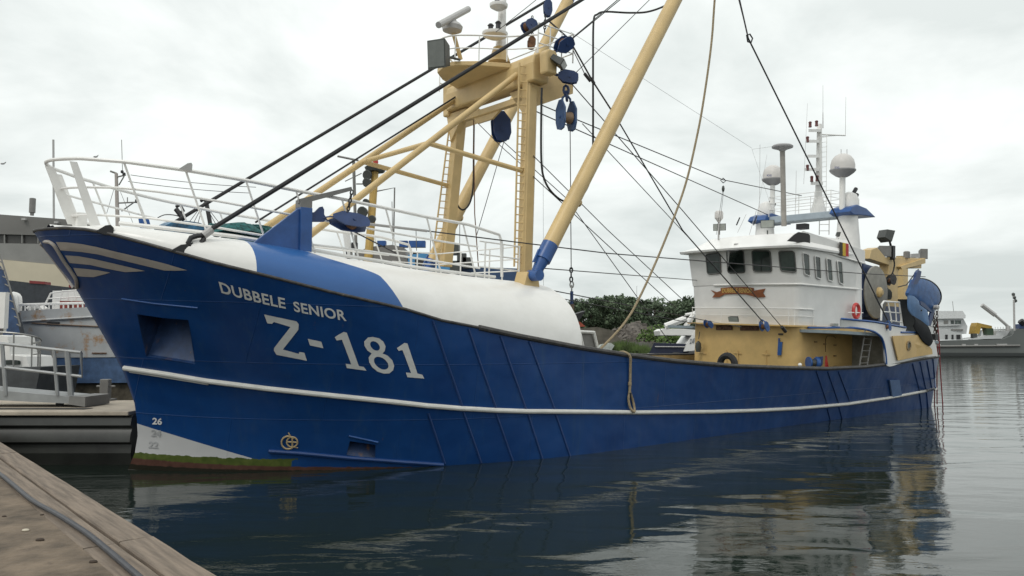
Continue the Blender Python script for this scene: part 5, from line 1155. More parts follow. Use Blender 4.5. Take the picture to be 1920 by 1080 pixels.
# dark folded derrick plate above
single(MB().prism([P(x, y, -1.5) for x, y in ((1033, 564), (1066, 574), (1076, 590), (1098, 583), (1084, 604), (1073, 616), (1060, 608), (1044, 588))], (0, .2, 0)), 'dark_tarpaulin', BLACK, P(1060, 608, -1.5), 'dark folded cover rising behind the aft end of the white whaleback', 'cover', M=SH, smooth=False)
single(MB().prism([P(x, y, -1.6) for x, y in ((1052, 604), (1078, 596), (1098, 612), (1070, 614))], (0, .3, 0)), 'orange_cover', mat('orange_cloth', (.45, .10, .06), .7), P(1070, 614, -1.6), 'small orange red cover below the dark folded cover amidships', 'cover', M=SH, smooth=False)
# nets and boxes on the fore deck, seen under the rail
random.seed(3)
def pile(x0, x1, y, p, r, n, name, label, m, cat):
    mb = MB()
    for i in range(n):
        x = x0+(x1-x0)*random.random(); c = P(x, y+random.uniform(-4, 3), p+random.uniform(-.3, .3)); a = random.random()*6
        pts = [c+Vector((math.cos(t*.9+a)*r*random.uniform(.7, 1.2), math.sin(t*.9+a)*r, random.uniform(-.05, .12))) for t in range(9)]
        mb.tube(spline(pts, 3), .05, 5)
    return single(mb, name, m, P((x0+x1)/2, y+6, p), label, cat, M=SH)
pile(400, 492, 436, -.6, .35, 26, 'fishing_net', 'heap of teal green netting on the foredeck beside the blue bracket', NET, 'fishing net')
mb = MB(); rowsn = []
for i in range(9):
    u = i/8; rowsn.append([P(395+100*u, 440, -.2+.7*v)+Vector((0, 0, .32*math.sin(math.pi*min(1, max(0, u*.9+.05)))*math.sin(math.pi*(v*.8+.1))+random.uniform(0, .07))) for v in [k/5 for k in range(6)]])
mb.grid(rowsn); mb.grid([[q-Vector((0, 0, .3)) for q in r] for r in rowsn]); single(mb, 'net_bundle', NET, P(445, 442, 0), 'low mound of green netting under the coiled net on the foredeck', 'fishing net', M=SH)
single(MB().prism([P(x, y, -1.2) for x, y in ((261, 410), (279, 410), (284, 428), (264, 427))], (0, .1, 0)), 'blue_board', TARP, P(270, 425, -1.2), 'small blue panel standing behind the bow rail', 'panel', M=SH, smooth=False)
mb = MB(); nn = 10
TL_ = [(289, 428), (300, 421), (311, 416), (340, 417), (362, 421), (375, 430), (386, 440)]; ar = [P(289+97*i/nn, interp(TL_, 289+97*i/nn), -.8) for i in range(nn+1)]; lw = [P(289+97*i/nn, 436+7*i/nn, -.8) for i in range(nn+1)]
mb.grid([ar, [q+Vector((.1, -.5, 0)) for q in ar], [q+Vector((.1, -.5, 0)) for q in lw]]); mb.grid([ar, lw])
single(mb, 'tarpaulin', mat('teal_tarpaulin', (.03, .12, .22), .4, var=.5, scale=4), lw[5], 'low curved blue and teal tarpaulin over gear behind the bow rail', 'tarpaulin', M=SH)

# ================================================================== BACKGROUND
exec_bg = True
def bx(mb, x0, x1, y0, y1, z0, z1): return mb.box(((x0+x1)/2, (y0+y1)/2, (z0+z1)/2), (abs(x1-x0), abs(y1-y0), abs(z1-z0)))
# pontoon
PZ = 1.33; pf = 19.35; PC = mat('pontoon_concrete', (.45, .39, .31), .8, var=.15, scale=1.5, stain=(.2, .16, .11), stain_amt=.3, bump=.3); PS = mat('pontoon_steel', (.035, .037, .033), .4, var=.3, scale=.8, stain=(.10, .07, .04), stain_amt=.3, streak=True)
T = thing('pontoon', 'long floating pontoon with pale concrete top and dark rounded side, left of the bow', 'pontoon', (-20, 20.5, 0))
prof = [(pf+.12, PZ-.10), (pf+.05, PZ-.16), (pf+.0, PZ-.34), (pf+.10, PZ-.42), (pf+.02, PZ-.55), (pf-.02, PZ-.75), (pf+.10, PZ-.82), (pf+.06, .3), (pf+.2, -.1), (pf+.8, -.5), (pf+3.6, -.5), (pf+3.8, PZ-.1)]
MB().prism([Vector((-60, a, b)) for a, b in prof], (50.55, 0, 0)).build('float', PS, T, ang=25)
pb_ = MB(); bx(pb_, -60, -9.5, pf-.03, pf+3.85, PZ-.1, PZ); pb_.build('deck_slab', PC, T, smooth=False, bevel=.02)
mb = MB(); bx(mb, -60, -10.9, pf+.55, pf+.95, PZ+.004, PZ+.012); mb.build('drain_channel', mat('dark_slot', (.03, .028, .025), .8), T, smooth=False)
# bollard
bc = onz(197, 751, PZ); T = thing('bollard', 'grey steel mooring bollard with crossbar on the pontoon', 'bollard', bc)
MB().box(bc+Vector((0, 0, .32)), (.26, .2, .62)).build('post', GREY, T, smooth=False, bevel=.02); MB().tube([bc+Vector((-.26, 0, .42)), bc+Vector((.28, 0, .42))], .03, 8).build('crossbar', GREY, T); MB().box(bc+Vector((0, 0, .03)), (.5, .4, .05)).build('base_plate', GREY, T, smooth=False)
mb = MB(); c = onz(185, 750, PZ+.05)
for k in range(5): mb.tube([c+Vector((math.cos(a+k)*.16, math.sin(a)*.12, .02+.03*k)) for a in [2*math.pi*i/10 for i in range(10)]], .025, 5, closed=True)
single(mb, 'rope_coil', mat('pink_rope', (.3, .16, .12), .9, var=.3), c, 'small reddish rope coil at the foot of the grey bollard', 'rope coil')
# gangway
gy = 20.6; T = thing('gangway', 'grey aluminium gangway with handrails landing on the pontoon', 'gangway', ony(130, 755, gy)); ALU = mat('aluminium', (.32, .33, .33), .4, metal=.3, var=.08)
def gw(x, y, dy=0): return ony(x, y, gy+dy)
for dy_, ox in ((0, 0), (1.1, 0)):
    mb = MB(); mb.tube([gw(-120, 626+dy_*2, dy_), gw(0, 644, dy_), gw(152, 661, dy_)], .045, 8); mb.tube([gw(-120, 672, dy_), gw(0, 688, dy_), gw(154, 706, dy_), gw(152, 661, dy_)], .04, 8)
    for x, w_ in ((-60, .035), (4, .05), (101, .045), (126, .07)):
        yt = 644+(x/152)*17; mb.tube([gw(x, yt, dy_), gw(x+7, 742, dy_)], w_, 6)
    mb.build('handrail', ALU, T)
mb = MB(); mb.prism([gw(-120, 722), gw(134, 744), gw(134, 757), gw(-120, 745)], (0, 1.1, 0)); mb.build('walkway', ALU, T, smooth=False)
MB().prism([gw(130, 743, -.06), gw(160, 744, -.06), gw(159, 763, -.06), gw(128, 758, -.06)], (0, 1.25, 0)).build('landing_flap', GREY, T, smooth=False)
mb = MB(); mb.tube([gw(112, 757, .3), gw(112, 757, .9)], .10, 10); mb.build('roller', RUBBER, T)

RUSTW = mat('rusty_white_hull', (.44, .45, .45), .6, var=.1, scale=.7, stain=(.34, .19, .08), stain_amt=.75, stain_scale=1.1)
RUSTB = mat('rusty_blue_hull', (.07, .13, .25), .6, var=.2, stain=(.15, .09, .06), stain_amt=.5, stain_scale=.6)
# white rusty ship behind the pontoon
wy = 31.0; T = thing('moored_ship', 'rust streaked white ship with blue lower hull moored beyond the pontoon', 'ship', ony(130, 748, wy))
def wp(x, y, dy=0): return ony(x, y, wy+dy)
MB().prism([wp(36, 583), wp(160, 576), wp(420, 560), wp(420, 668), wp(58, 671)], (0, 7, 0)).build('upper_hull', RUSTW, T, smooth=False)
MB().prism([wp(58, 671.2, .03), wp(420, 668.2, .03), wp(420, 716, .03), wp(66, 719, .03)], (0, 7, 0)).build('lower_hull', RUSTB, T, smooth=False)
MB().prism([wp(66, 719.4, .2), wp(420, 716.4, .2), wp(420, 775, .2), wp(70, 775, .2)], (0, 6.5, 0)).build('boot_topping', mat('old_boot', (.10, .085, .06), .8, var=.3), T, smooth=False)
MB().tube([wp(42, 603, -.04), wp(110, 598, -.04), wp(420, 580, -.04)], .05, 6).build('rub_bar', RUSTW, T); MB().tube([wp(60, 606, -.03), wp(180, 612, -.03), wp(300, 612, -.03)], .03, 6).build('rub_bar', mat('rust_line', (.2, .14, .1), .8), T)
MB().prism([wp(88, 604, -.05), wp(111, 604, -.05), wp(111, 610, -.05), wp(88, 609, -.05)], (0, .1, 0)).build('fairlead', BLACK, T, smooth=False)
MB().prism([wp(172, 661, -.04), wp(199, 661, -.04), wp(199, 663, -.04), wp(172, 663, -.04)], (0, .05, 0)).build('draught_scale', RUST, T, smooth=False)
mb = MB()
for y in (572, 556+14): mb.tube([wp(36, y+.5, .2), wp(165, y-3, .2)], .035, 6)
for x in range(38, 170, 9): mb.tube([wp(x, 584, .2), wp(x, 570, .2)], .03, 5)
mb.build('side_rail', WHITE, T)
mb = MB(); mb.tube([wp(85, 570, 1), wp(95, 550, 1), wp(118, 546, 1), wp(160, 543, 1)], .035, 6); mb.tube([wp(90, 560, 1), wp(160, 556, 1)], .03, 6); mb.tube([wp(110, 572, 1), wp(118, 544, 1)], .03, 6); mb.tube([wp(128, 572, 1), wp(128, 544, 1)], .03, 6); mb.tube([wp(142, 572, 1), wp(142, 538, 1)], .03, 6); mb.build('bridge_rail', WHITE, T)
mb = MB(); mb.tube(spline([wp(28, 586, .6), wp(28, 560, .6), wp(20, 553, .6)], 4), .14, 10); mb.tube(spline([wp(35, 586, .7), wp(35, 558, .7), wp(24, 552, .7)], 4), .12, 10); mb.build('vent_pipe', WHITE, T)
mb = MB(); mb.tube([wp(54, 580, .8), wp(62, 574, .8), wp(76, 574, .8), wp(86, 582, .8)], .13, 8); mb.build('liferaft_canister', WHITE, T)
MB().box(wp(128, 566, 2), (.9, .8, .9)).build('deck_box', WHITE, T, smooth=False)
for x in (124, 147): MB().box(wp(x, 576, .9), (.35, .3, .5)).build('red_box', mat('dark_red_box', (.22, .04, .03), .6), T, smooth=False)
# blue bow at the left picture edge
T = thing('blue_ship_bow', 'weathered blue ship bow standing at the left picture edge', 'ship', ony(10, 745, 28))
MB().prism([ony(x, y, 28) for x, y in ((-160, 430), (-10, 486), (6, 505), (30, 585), (42, 650), (54, 745), (60, 802), (-160, 802))], (-4.5, 6, 0)).build('hull', mat('faded_blue_hull', (.035, .075, .17), .55, var=.2, stain=(.10, .12, .14), stain_amt=.4, stain_scale=.8), T, smooth=False)
mb = MB(); mb.tube([ony(0, 476, 27.9), ony(16, 530, 27.9), ony(38, 610, 27.9)], .03, 5)
for k in range(9): mb.tube([ony(-4+4.4*k, 488+15*k, 27.9), ony(4+4.4*k, 492+15*k, 27.9)], .025, 5)
mb.build('pilot_ladder', GREY, T)
# small white workboat by the gangway
T = thing('small_boat', 'small white cabin boat with dark hull lying behind the gangway', 'boat', ony(30, 745, 24)); sy = 24.0
def sp2(x, y, dy=0): return ony(x, y, sy+dy)
MB().prism([sp2(-80, 690), sp2(76, 688), (sp2(66, 737)), sp2(56, 828), sp2(-80, 828)], (0, 2.2, 0)).build('hull', mat('dark_boat_hull', (.05, .055, .06), .5, var=.2), T, smooth=False)
MB().prism([sp2(-60, 640, .5), sp2(3, 628, .5), sp2(14, 630, .5), sp2(20, 665, .5), sp2(48, 668, .5), sp2(56, 690, .5), sp2(-60, 692, .5)], (0, 1.4, 0)).build('cabin', WHITE, T, smooth=False, bevel=.02)
MB().prism([sp2(x, y, .44) for x, y in rquad([(4, 675), (36, 675), (38, 684), (4, 684)], .4)], (0, .04, 0)).build('cabin_window', GLASSD, T, smooth=False); MB().lathe(sp2(6, 622, .8), [(.08, 0), (.1, .3), (.03, .4)], 8).build('mast_light', WHITE, T)
MB().box(sp2(2, 582, .6), (.36, .2, 1.15)).build('notice_board', WHITE, T, smooth=False); MB().tube([sp2(2, 596, .6), sp2(2, 690, .6)], .05, 6).build('board_post', GREY, T)
mb = MB(); mb.tube(spline([sp2(-40, 622, -.0), sp2(20, 624, 0), sp2(55, 629, .2), sp2(73, 634, .7), sp2(76, 640, 1.2), sp2(60, 644, 1.6)], 4), .03, 6)
for x, y in ((26, 625), (60, 630), (76, 640), (72, 640)): mb.tube([sp2(x, y, .3), sp2(x-1, 690, .3)], .025, 5)
mb.tube([sp2(62, 665, .4), sp2(74, 663, .4)], .02, 5); mb.build('guard_rail', GALV, T)

# warehouse on the left and the dark hull below it
by = 92.0
def wb(x, y, dy=0): return ony(x, y, by+dy)
CLAD = mat('grey_cladding', (.17, .165, .155), .7, var=.08, scale=.3); CLAD2 = mat('light_grey_cladding', (.235, .232, .22), .7, var=.08, scale=.3); CREAM = mat('cream_wall', (.55, .49, .37), .7, var=.06, scale=.2)
T = thing('warehouse', 'long grey and cream flat roofed warehouse behind the ships on the left', 'warehouse', wb(-300, 660))
MB().prism([wb(-900, 392), wb(0, 402), wb(150, 413), wb(150, 443), wb(0, 439), wb(-900, 432)], (0, 40, 0)).build('upper_wall', CLAD, T, smooth=False)
MB().prism([wb(-900, 432.2, .4), wb(0, 439.2, .4), wb(150, 443.2, .4), wb(150, 458, .4), wb(0, 455.8, .4), wb(-900, 450.8, .4)], (0, 39, 0)).build('window_band', mat('dark_band', (.05, .048, .045), .4), T, smooth=False)
MB().prism([wb(-900, 451), wb(0, 456), wb(150, 458.2), wb(150, 500), wb(0, 486), wb(-900, 476)], (0, 40, 0)).build('middle_wall', CLAD2, T, smooth=False)
MB().prism([wb(-900, 476.3, -.15), wb(0, 486.3, -.15), wb(150, 500.3, -.15), wb(230, 505, -.15), wb(230, 655, -.15), wb(-900, 655, -.15)], (0, 40, 0)).build('cream_wall', CREAM, T, smooth=False)
for x in (7, 70, 40, -30): MB().prism([wb(x, 440, .1), wb(x+2, 440, .1), wb(x+2, 456, .1), wb(x, 456, .1)], (0, .2, 0)).build('mullion', CLAD2, T, smooth=False)
for x, y in ((45, 411), (106, 417)): MB().box(wb(x, y, -.3), (.45, .3, .25)).build('wall_lamp', LGREY, T, smooth=False)
MB().lathe(wb(60, 404, 2), [(.22, 0), (.22, .3), (.36, .35), (.36, 2.1), (.25, 2.15)], 12).build('flue', GREY, T); MB().tube([wb(101, 414, .5), wb(100, 262, .5)], .12, 6).build('flagpole', LGREY, T)
T = thing('dark_barge', 'dark hulled barge with red deck lockers lying in front of the cream wall', 'barge', ony(60, 600, 60)); dy6 = 60
MB().prism([ony(x, y, dy6) for x, y in ((-300, 510), (0, 524), (30, 527), (150, 541), (300, 552), (300, 718), (-300, 718))], (0, 8, 0)).build('hull', mat('dark_navy_hull', (.03, .036, .045), .5, var=.2), T, smooth=False)
for a, b in (((55, 525), (84, 533)), ((129, 533), (150, 541))): MB().prism([ony(a[0], a[1]+1, dy6-.1), ony(b[0], a[1]+3, dy6-.1), ony(b[0], b[1], dy6-.1), ony(a[0], b[1]-2, dy6-.1)], (0, .8, 0)).build('red_locker', mat('locker_red', (.20, .025, .025), .5), T, smooth=False)

# vessels behind the bow: lattice mast with yards
def mastthing(name, label, d, base, top, rr, m, arms, lamps, cat='mast vessel'):
    T = thing(name, label, cat, ony(*base, d)); MB().tube([ony(*base, d), ony(*top, d)], rr, 8, r2=rr*.7).build('mast', m, T)
    for a, b, r_ in arms: MB().tube([ony(*a, d), ony(*b, d)], r_, 5).build('yard', GREY, T)
    for x, y, r_ in lamps: MB().lathe(ony(x, y, d), [(r_*.5, -r_), (r_, -r_*.6), (r_, r_*.6), (r_*.5, r_)], 8).build('lamp', BLACK, T)
    return T
T = mastthing('cutter', 'cutter lying behind the bow with a pale rust stained mast and yard', 46, (222, 470), (218, 325), .14, mat('stained_mast', (.4, .36, .33), .6, stain=(.25, .12, .07), stain_amt=.5, stain_scale=2),
              [((207, 321), (218, 325), .06), ((216, 333), (236, 328), .05), ((223, 347), (233, 330), .04), ((218, 381), (260, 379), .05), ((228, 396), (252, 379), .04), ((228, 262), (230, 330), .02), ((239, 370), (239, 381), .03), ((218, 340), (200, 400), .015), ((226, 360), (250, 420), .015)], [(257, 377, .12), (229, 322, .09), (233, 326, .08), (230, 357, .07)])
for a, b in (((245, 328), (480, 351)), ((240, 340), (470, 362))): MB().tube(sag(ony(*a, 46), ony(*b, 46), .1), .018, 4).build('aerial_wire', CABLE, T)
MB().prism([ony(x, y, 44) for x, y in ((170, 745), (500, 745), (520, 470), (150, 470))], (0, 6, 0)).build('hull', mat('cutter_hull', (.05, .09, .16), .5), T, smooth=False)
# black gallows and A-frame seen between the bow rails
T = thing('gallows_frame', 'black lattice gallows with fanned wires seen between the bow rails', 'gallows', ony(385, 440, 36))
mb = MB(); mb.tube([ony(330, 392, 36), ony(345, 412, 36)], .12, 6); mb.tube([ony(330, 388, 36), ony(338, 384, 36), ony(344, 395, 36), ony(334, 402, 36)], .08, 6); mb.build('frame', BLACK, T); MB().tube([ony(376, 376, 36), ony(386, 374, 36), ony(396, 430, 36)], .10, 6).build('frame_post', BLACK, T)
mb = MB()
for x in (345, 357, 368, 410, 420): mb.tube([ony(382, 380, 36), ony(x, 430, 36)], .015, 4)
mb.tube(spline([ony(290, 412, 36), ony(308, 403, 36), ony(330, 404, 36), ony(350, 412, 36)], 4), .025, 5); mb.build('wires', CABLE, T)
# boat behind starboard side: yellow mast, grey roof, light blue cabin
T = thing('fishing_boat', 'fishing boat berthed behind with a yellow mast, grey roof and light blue cabin', 'fishing boat', ony(740, 560, 42)); yy = 42
def fbp(x, y, dy=0): return ony(x, y, yy+dy)
ym = MB().tube([fbp(687, 530), fbp(692, 470), fbp(704, 308)], .26, 10, r2=.2).build('mast', mat('yellow_mast', (.55, .36, .10), .5, stain=(.25, .15, .06), stain_amt=.3), T)
MB().lathe(fbp(704, 314), [(.5, -.25), (.6, 0), (.2, .1)], 10).build('mast_shelf', GREYB, ym); MB().lathe(fbp(704, 308), [(.12, 0), (.16, .1), (.12, .32)], 8).build('red_lamp', REDP, ym)
for x, y, r_ in ((684, 397, .32), (693, 328, .28), (692, 342, .26), (702, 410, .22), (690, 378, .18)): MB().lathe(fbp(x, y, -.1), [(r_*.45, 0), (r_*.8, .12), (r_, .3), (r_*.9, .34)], 12, (-.3, -1, -.25)).build('floodlight', GREYB, ym)
mb = MB(); mb.tube([fbp(633, 293), fbp(672, 301)], .06, 5); mb.tube([fbp(663, 300), fbp(668, 480)], .09, 6); mb.tube([fbp(668, 345), fbp(690, 345)], .04, 5); mb.tube([fbp(647, 340), fbp(678, 325)], .03, 5); mb.tube([fbp(700, 360), fbp(740, 352), fbp(738, 450)], .045, 5); mb.tube([fbp(735, 378), fbp(737, 470)], .02, 5); mb.build('antenna_frame', GREY, T)
MB().prism([fbp(672, 470), fbp(700, 462), fbp(735, 459), (fbp(756, 463)), fbp(765, 492), fbp(672, 484)], (0, 3.5, 0)).build('roof', mat('roof_grey', (.19, .18, .17), .6), T, smooth=False)
MB().prism([fbp(765, 478, -.2), fbp(800, 474, -.2), fbp(838, 480, -.2), fbp(845, 508, -.2), fbp(765, 498, -.2)], (0, 3, 0)).build('cabin', mat('light_blue_cabin', (.07, .27, .52), .5), T, smooth=False); MB().prism([fbp(778, 486, -.26), fbp(802, 487, -.26), fbp(802, 500, -.26), fbp(778, 497, -.26)], (0, .1, 0)).build('cabin_window', BLACK, T, smooth=False)
MB().prism([fbp(775, 472, -.1), fbp(812, 474, -.1), fbp(812, 480, -.1), fbp(772, 480, -.1)], (0, .8, 0)).build('cabin_brow', BLACK, T, smooth=False)
for x in (716, 757, 775, 790): MB().box(fbp(x, 458, .2), (.45, .4, .35)).build('deck_box', TARP, T, smooth=False)
for x0_, y0_, x1_, y1_ in ((846, 466, 858, 470), (860, 480, 872, 492), (846, 492, 860, 508), (868, 487, 886, 500)): MB().box(fbp((x0_+x1_)/2, (y0_+y1_)/2), (.5, .5, .6)).build('winch_gear', GREYB, T, smooth=False)
mb = MB(); mb.tube([fbp(648, 430), fbp(656, 482)], .2, 6); mb.build('white_post', WHITE, T)
for a, b in (((655, 478), (662, 478)), ((665, 462), (674, 462))): MB().box(fbp(*a), (.3, .3, .4)).build('lamp', BLACK, T)
MB().prism([fbp(x, y, .5) for x, y in ((620, 750), (1000, 750), (1010, 505), (640, 490))], (0, 5, 0)).build('hull', mat('boat_hull_blue', (.03, .07, .16), .5), T, smooth=False)
for a, b in (((862, 340+50), (862, 500)), ((808, 440), (806, 480)), ((780, 430), (781, 470))): MB().tube([fbp(*a), fbp(*b)], .02, 4).build('whip_antenna', GREY, T)

# white crane boat beyond the midship deck
T = thing('crane_boat', 'white working boat with folding crane arm and dark blue hull seen beyond the deck', 'work boat', ony(1270, 672, 62)); cy_ = 62
def cp(x, y, dy=0): return ony(x, y, cy_+dy)
MB().prism([cp(1214, 669), cp(1226, 643), cp(1290, 645), cp(1302, 716), cp(1222, 716)], (1.5, 4, 0)).build('hull', mat('navy_hull', (.015, .02, .045), .5), T, smooth=False)
MB().prism([cp(1288, 643, -.2), cp(1306, 617, -.2), cp(1330, 617, -.2), cp(1330, 655, -.2), cp(1282, 659, -.2)], (0, 4, 0)).build('forecastle', WHITE, T, smooth=False)
MB().prism([cp(1236, 620, -.1), cp(1243, 616, -.1), cp(1310, 617, -.1), cp(1310, 629, -.1), cp(1238, 629, -.1)], (0, 2.5, 0)).build('canopy', WHITE, T, smooth=False, bevel=.03)
mb = MB(); mb.tube([cp(1247, 612), cp(1286, 597)], .25, 8); mb.tube([cp(1286, 612), cp(1293, 600), cp(1305, 586)], .22, 8); mb.tube([cp(1285, 590, .2), cp(1305, 586, .2)], .12, 6); mb.build('crane_arm', WHITE, T)
mb = MB(); mb.tube([cp(1214, 664.5, -.1), cp(1282, 666, -.1)], .1, 6); mb.tube([cp(1228, 650, -.1), cp(1286, 650.5, -.1)], .05, 5); mb.build('rubbing_strip', LGREY, T)
for x in (1268, 1298): MB().tube([cp(x, 676, -.5)+Vector((math.cos(a)*.55, 0, math.sin(a)*.55)) for a in [2*math.pi*i/14 for i in range(14)]], .16, 6, closed=True).build('tyre_fender', RUBBER, T)
text_on('Z-87', (1294, 636), (1304, 634), (1293, 645), (1303, 643), 0, 'registration', mat('grey_letter', (.12, .13, .15), .6), T, lambda a, b: ony(a, b, cy_-.25), .02)
# grey pusher ship far right
T = thing('grey_ship', 'long grey hulled ship with white bridge and foremast on the far right', 'ship', ony(1850, 668, 181)); gy_ = 181
def gg(x, y, dy=0): return ony(x, y, gy_+dy)
HG = mat('grey_ship_hull', (.12, .13, .125), .6, var=.08, scale=.1)
MB().prism([gg(1700, 641), gg(1760, 640), gg(1880, 636), gg(1898, 629), gg(1906, 617), (gg(1960, 614)), gg(2010, 612), gg(1990, 669), gg(1700, 669)], (0, 14, 0)).build('hull', HG, T, smooth=False)
MB().prism([gg(1700, 661, -.3), gg(1990, 662, -.3), gg(1988, 668, -.3), gg(1700, 667, -.3)], (0, .3, 0)).build('boot_stripe', mat('dark_boot', (.03, .035, .035), .6), T, smooth=False)
MB().tube([gg(1700, 650, -.2), gg(1912, 648, -.2), ], .25, 5).build('fender_strake', GREY, T); MB().prism([gg(1869, 645, -.3), gg(1888, 644.5, -.3), gg(1889, 646.5, -.3), gg(1870, 647, -.3)], (0, .3, 0)).build('name_plate', LGREY, T, smooth=False)
for x in (1760, 1807, 1830): MB().box(gg(x, 647, -.2), (.8, .3, .5)).build('port_cover', LGREY, T, smooth=False)
WS = mat('ship_white', (.52, .53, .53), .5, var=.05)
MB().prism([gg(1710, 638, 1), gg(1740, 612, 1), gg(1803, 625, 1), gg(1805, 637, 1)], (0, 10, 0)).build('lower_house', WS, T, smooth=False)
MB().prism([gg(1720, 620, 2), gg(1720, 598, 2), gg(1807, 598.5, 2), gg(1814, 612, 2), gg(1812, 626, 2)], (0, 8, 0)).build('upper_house', WS, T, smooth=False)
MB().prism([gg(1745, 612, 1.5), gg(1745, 598, 1.5), gg(1807, 597.5, 1.5), gg(1800, 610, 1.5)], (0, 8, 0)).build('bridge', WS, T, smooth=False)
MB().prism([gg(1742, 597.8, 1), gg(1742, 592, 1), gg(1752, 583, 1), gg(1805, 583, 1), gg(1811, 592, 1), gg(1810, 597, 1)], (0, 9, 0)).build('bridge_roof', mat('ship_roof_white', (.68, .69, .69), .5), T, smooth=False)
for x0_, x1_ in ((1770, 1778), (1783, 1789), (1791, 1796), (1797, 1802)): MB().prism([gg(x0_, 600.5, 1.4), gg(x1_, 600.5, 1.4), gg(x1_, 607, 1.4), gg(x0_, 607, 1.4)], (0, .1, 0)).build('bridge_window', GLASSD if x0_ > 1780 else GREY, T, smooth=False)
for x0_, x1_ in ((1773, 1777), (1785, 1788), (1794, 1801)): MB().prism([gg(x0_, 627.5, .8), gg(x1_, 627.5, .8), gg(x1_, 636, .8), gg(x0_, 636, .8)], (0, .2, 0)).build('door', BLACK, T, smooth=False)
MB().prism([gg(1784, 617, 1.6), gg(1806, 617, 1.6), gg(1806, 620, 1.6), gg(1784, 620, 1.6)], (0, .2, 0)).build('nameboard', GREY, T, smooth=False)
MB().tube([gg(1788, 584), gg(1786, 565)], .06, 4).build('antenna', GREY, T)
MB().prism([gg(1815, 636, 1), gg(1850, 630, 1), gg(1880, 628, 1), gg(1884, 630, 1), gg(1878, 635, 1)], (0, 5, 0)).build('deck_tent', WS, T, smooth=False)
MB().prism([gg(1866, 634, 2), gg(1870, 620, 2), gg(1905, 618, 2), gg(1898, 630, 2)], (0, 6, 0)).build('forecastle_house', WS, T, smooth=False)
mb = MB(); mb.tube([gg(1890, 612), gg(1865, 590)], .32, 6); mb.tube([gg(1866, 591), gg(1841, 572)], .5, 6); mb.tube([gg(1890, 620), gg(1890, 611)], .5, 6); mb.build('crane', LGREY, T)
mb = MB(); mb.tube([gg(1902, 620), gg(1901, 562)], .22, 6); mb.tube([gg(1900, 552), gg(1902, 560)], .3, 5); mb.build('foremast', LGREY, T)
for x, y in ((1900, 552), (1902, 558), (1904, 564)): MB().sphere(gg(x, y), .45, 6).build('mast_lamp', GREYB, T)
for k in range(8): MB().tube([gg(1866+k*5, 620), gg(1866+k*5, 613)], .06, 4).build('rail_post', LGREY, T)
MB().prism([gg(1912, 616), gg(1912, 608), gg(1925, 606), gg(1930, 616)], (0, 2, 0)).build('bow_winch', DBLUE, T, smooth=False); MB().tube([gg(1920, 608), gg(1913, 601)], .7, 6).build('bow_gun_light', BLACK, T)
YG = mat('mustard_paint', (.42, .27, .05), .6, var=.15)
T = thing('deck_crane_frame', 'mustard yellow crane frame standing on the deck of the grey ship', 'crane', gg(1845, 632, 1))
MB().prism([gg(x, y, 2) for x, y in ((1828, 626), (1830, 612), (1833, 605), (1860, 611), (1861, 628), (1856, 628), (1853, 616), (1840, 613), (1836, 626))], (0, 2.5, 0)).build('frame', YG, T, smooth=False)
MB().box(gg(1853, 622, 2.4), (1.6, 1.4, 1.6)).build('winch', mat('dark_green_box', (.04, .07, .04), .6), T, smooth=False); MB().box(gg(1826, 630, 1.8), (1.0, 1, 1.2)).build('motor', GREYB, T, smooth=False)

# rubble mound, hedge and low wall on the far bank
random.seed(11)
RUB = mat('rubble', (.13, .115, .10), .95, var=.35, scale=1.5)
mb = MB()
for i in range(420):
    u = random.random(); x = 1150+100*u; hmax = 604+36*abs(u-.42)**1.3*1.6; y = hmax+random.random()**.8*(648-hmax); c = ony(x, y, 112+ (648-y)*.25); r = random.uniform(.25, .75)
    mb.box(c, (r*1.3, r, r*.8), Matrix.Rotation(random.random()*6, 3, Vector((random.random(), random.random(), random.random()+.1)).normalized()))
mound = [[ony(1140+120*i/12, 648-(44*math.exp(-((i/12-.42)/.3)**2))*k/4, 114+k*1.5) for i in range(13)] for k in range(5)]
mb.grid(mound); tag(single(mb, 'rubble', RUB, ony(1195, 648, 113), 'grey brown mound of rubble on the far bank behind the deck', 'rubble', smooth=False), None, None, kind='stuff')
BANKC = mat('bank_concrete', (.17, .165, .15), .9, var=.25, scale=.4)
mb = MB(); mb.prism([ony(1035, 622, 110), ony(1080, 616, 110), ony(1120, 613, 110), ony(1150, 620, 110), ony(1165, 640, 110), ony(1165, 666, 110), ony(1035, 666, 110)], (0, 1.0, 0)); single(mb, 'retaining_wall', mat('earth_wall', (.15, .135, .11), .95, var=.3, scale=.4), ony(1090, 666, 110), 'low brown earth bank wall left of the rubble mound', 'wall', smooth=False)
mb = MB(); mb.prism([ony(1150, 641, 106), ony(1215, 642, 106), ony(1240, 644, 106), ony(1240, 668, 106), ony(1150, 668, 106)], (0, 1.0, 0)); single(mb, 'quay_block_wall', BANKC, ony(1190, 668, 106), 'grey concrete wall below the rubble mound', 'wall', smooth=False)
GRASS = mat('grass_blades', (.085, .13, .035), .9, var=.4, scale=1.0)
mb = MB()
for i in range(2600):
    x = random.uniform(1110, 1225); h_ = 645+ (abs(x-1170)*.22)+random.uniform(0, 16); c = ony(x, h_+6, 100); a = random.uniform(-.5, .5); hgt = random.uniform(.5, 1.3)
    d_ = random.uniform(-2, 3); mb.add([c+Vector((-.08, d_, 0)), c+Vector((.08, d_, 0)), c+Vector((a, d_, hgt))], [(0, 1, 2)])
tag(mb.build('grass', GRASS, base=(15, 100, 2)), None, None, kind='stuff')
mb = MB(); mb.grid([[ony(1108+120*i/10, 672, 98+k*3)+Vector((0, 0, .35*k)) for i in range(11)] for k in range(4)]); mb2 = mb
struct(mb, 'grass_bank', mat('bank_grass', (.06, .085, .03), .95, var=.3), smooth=False)
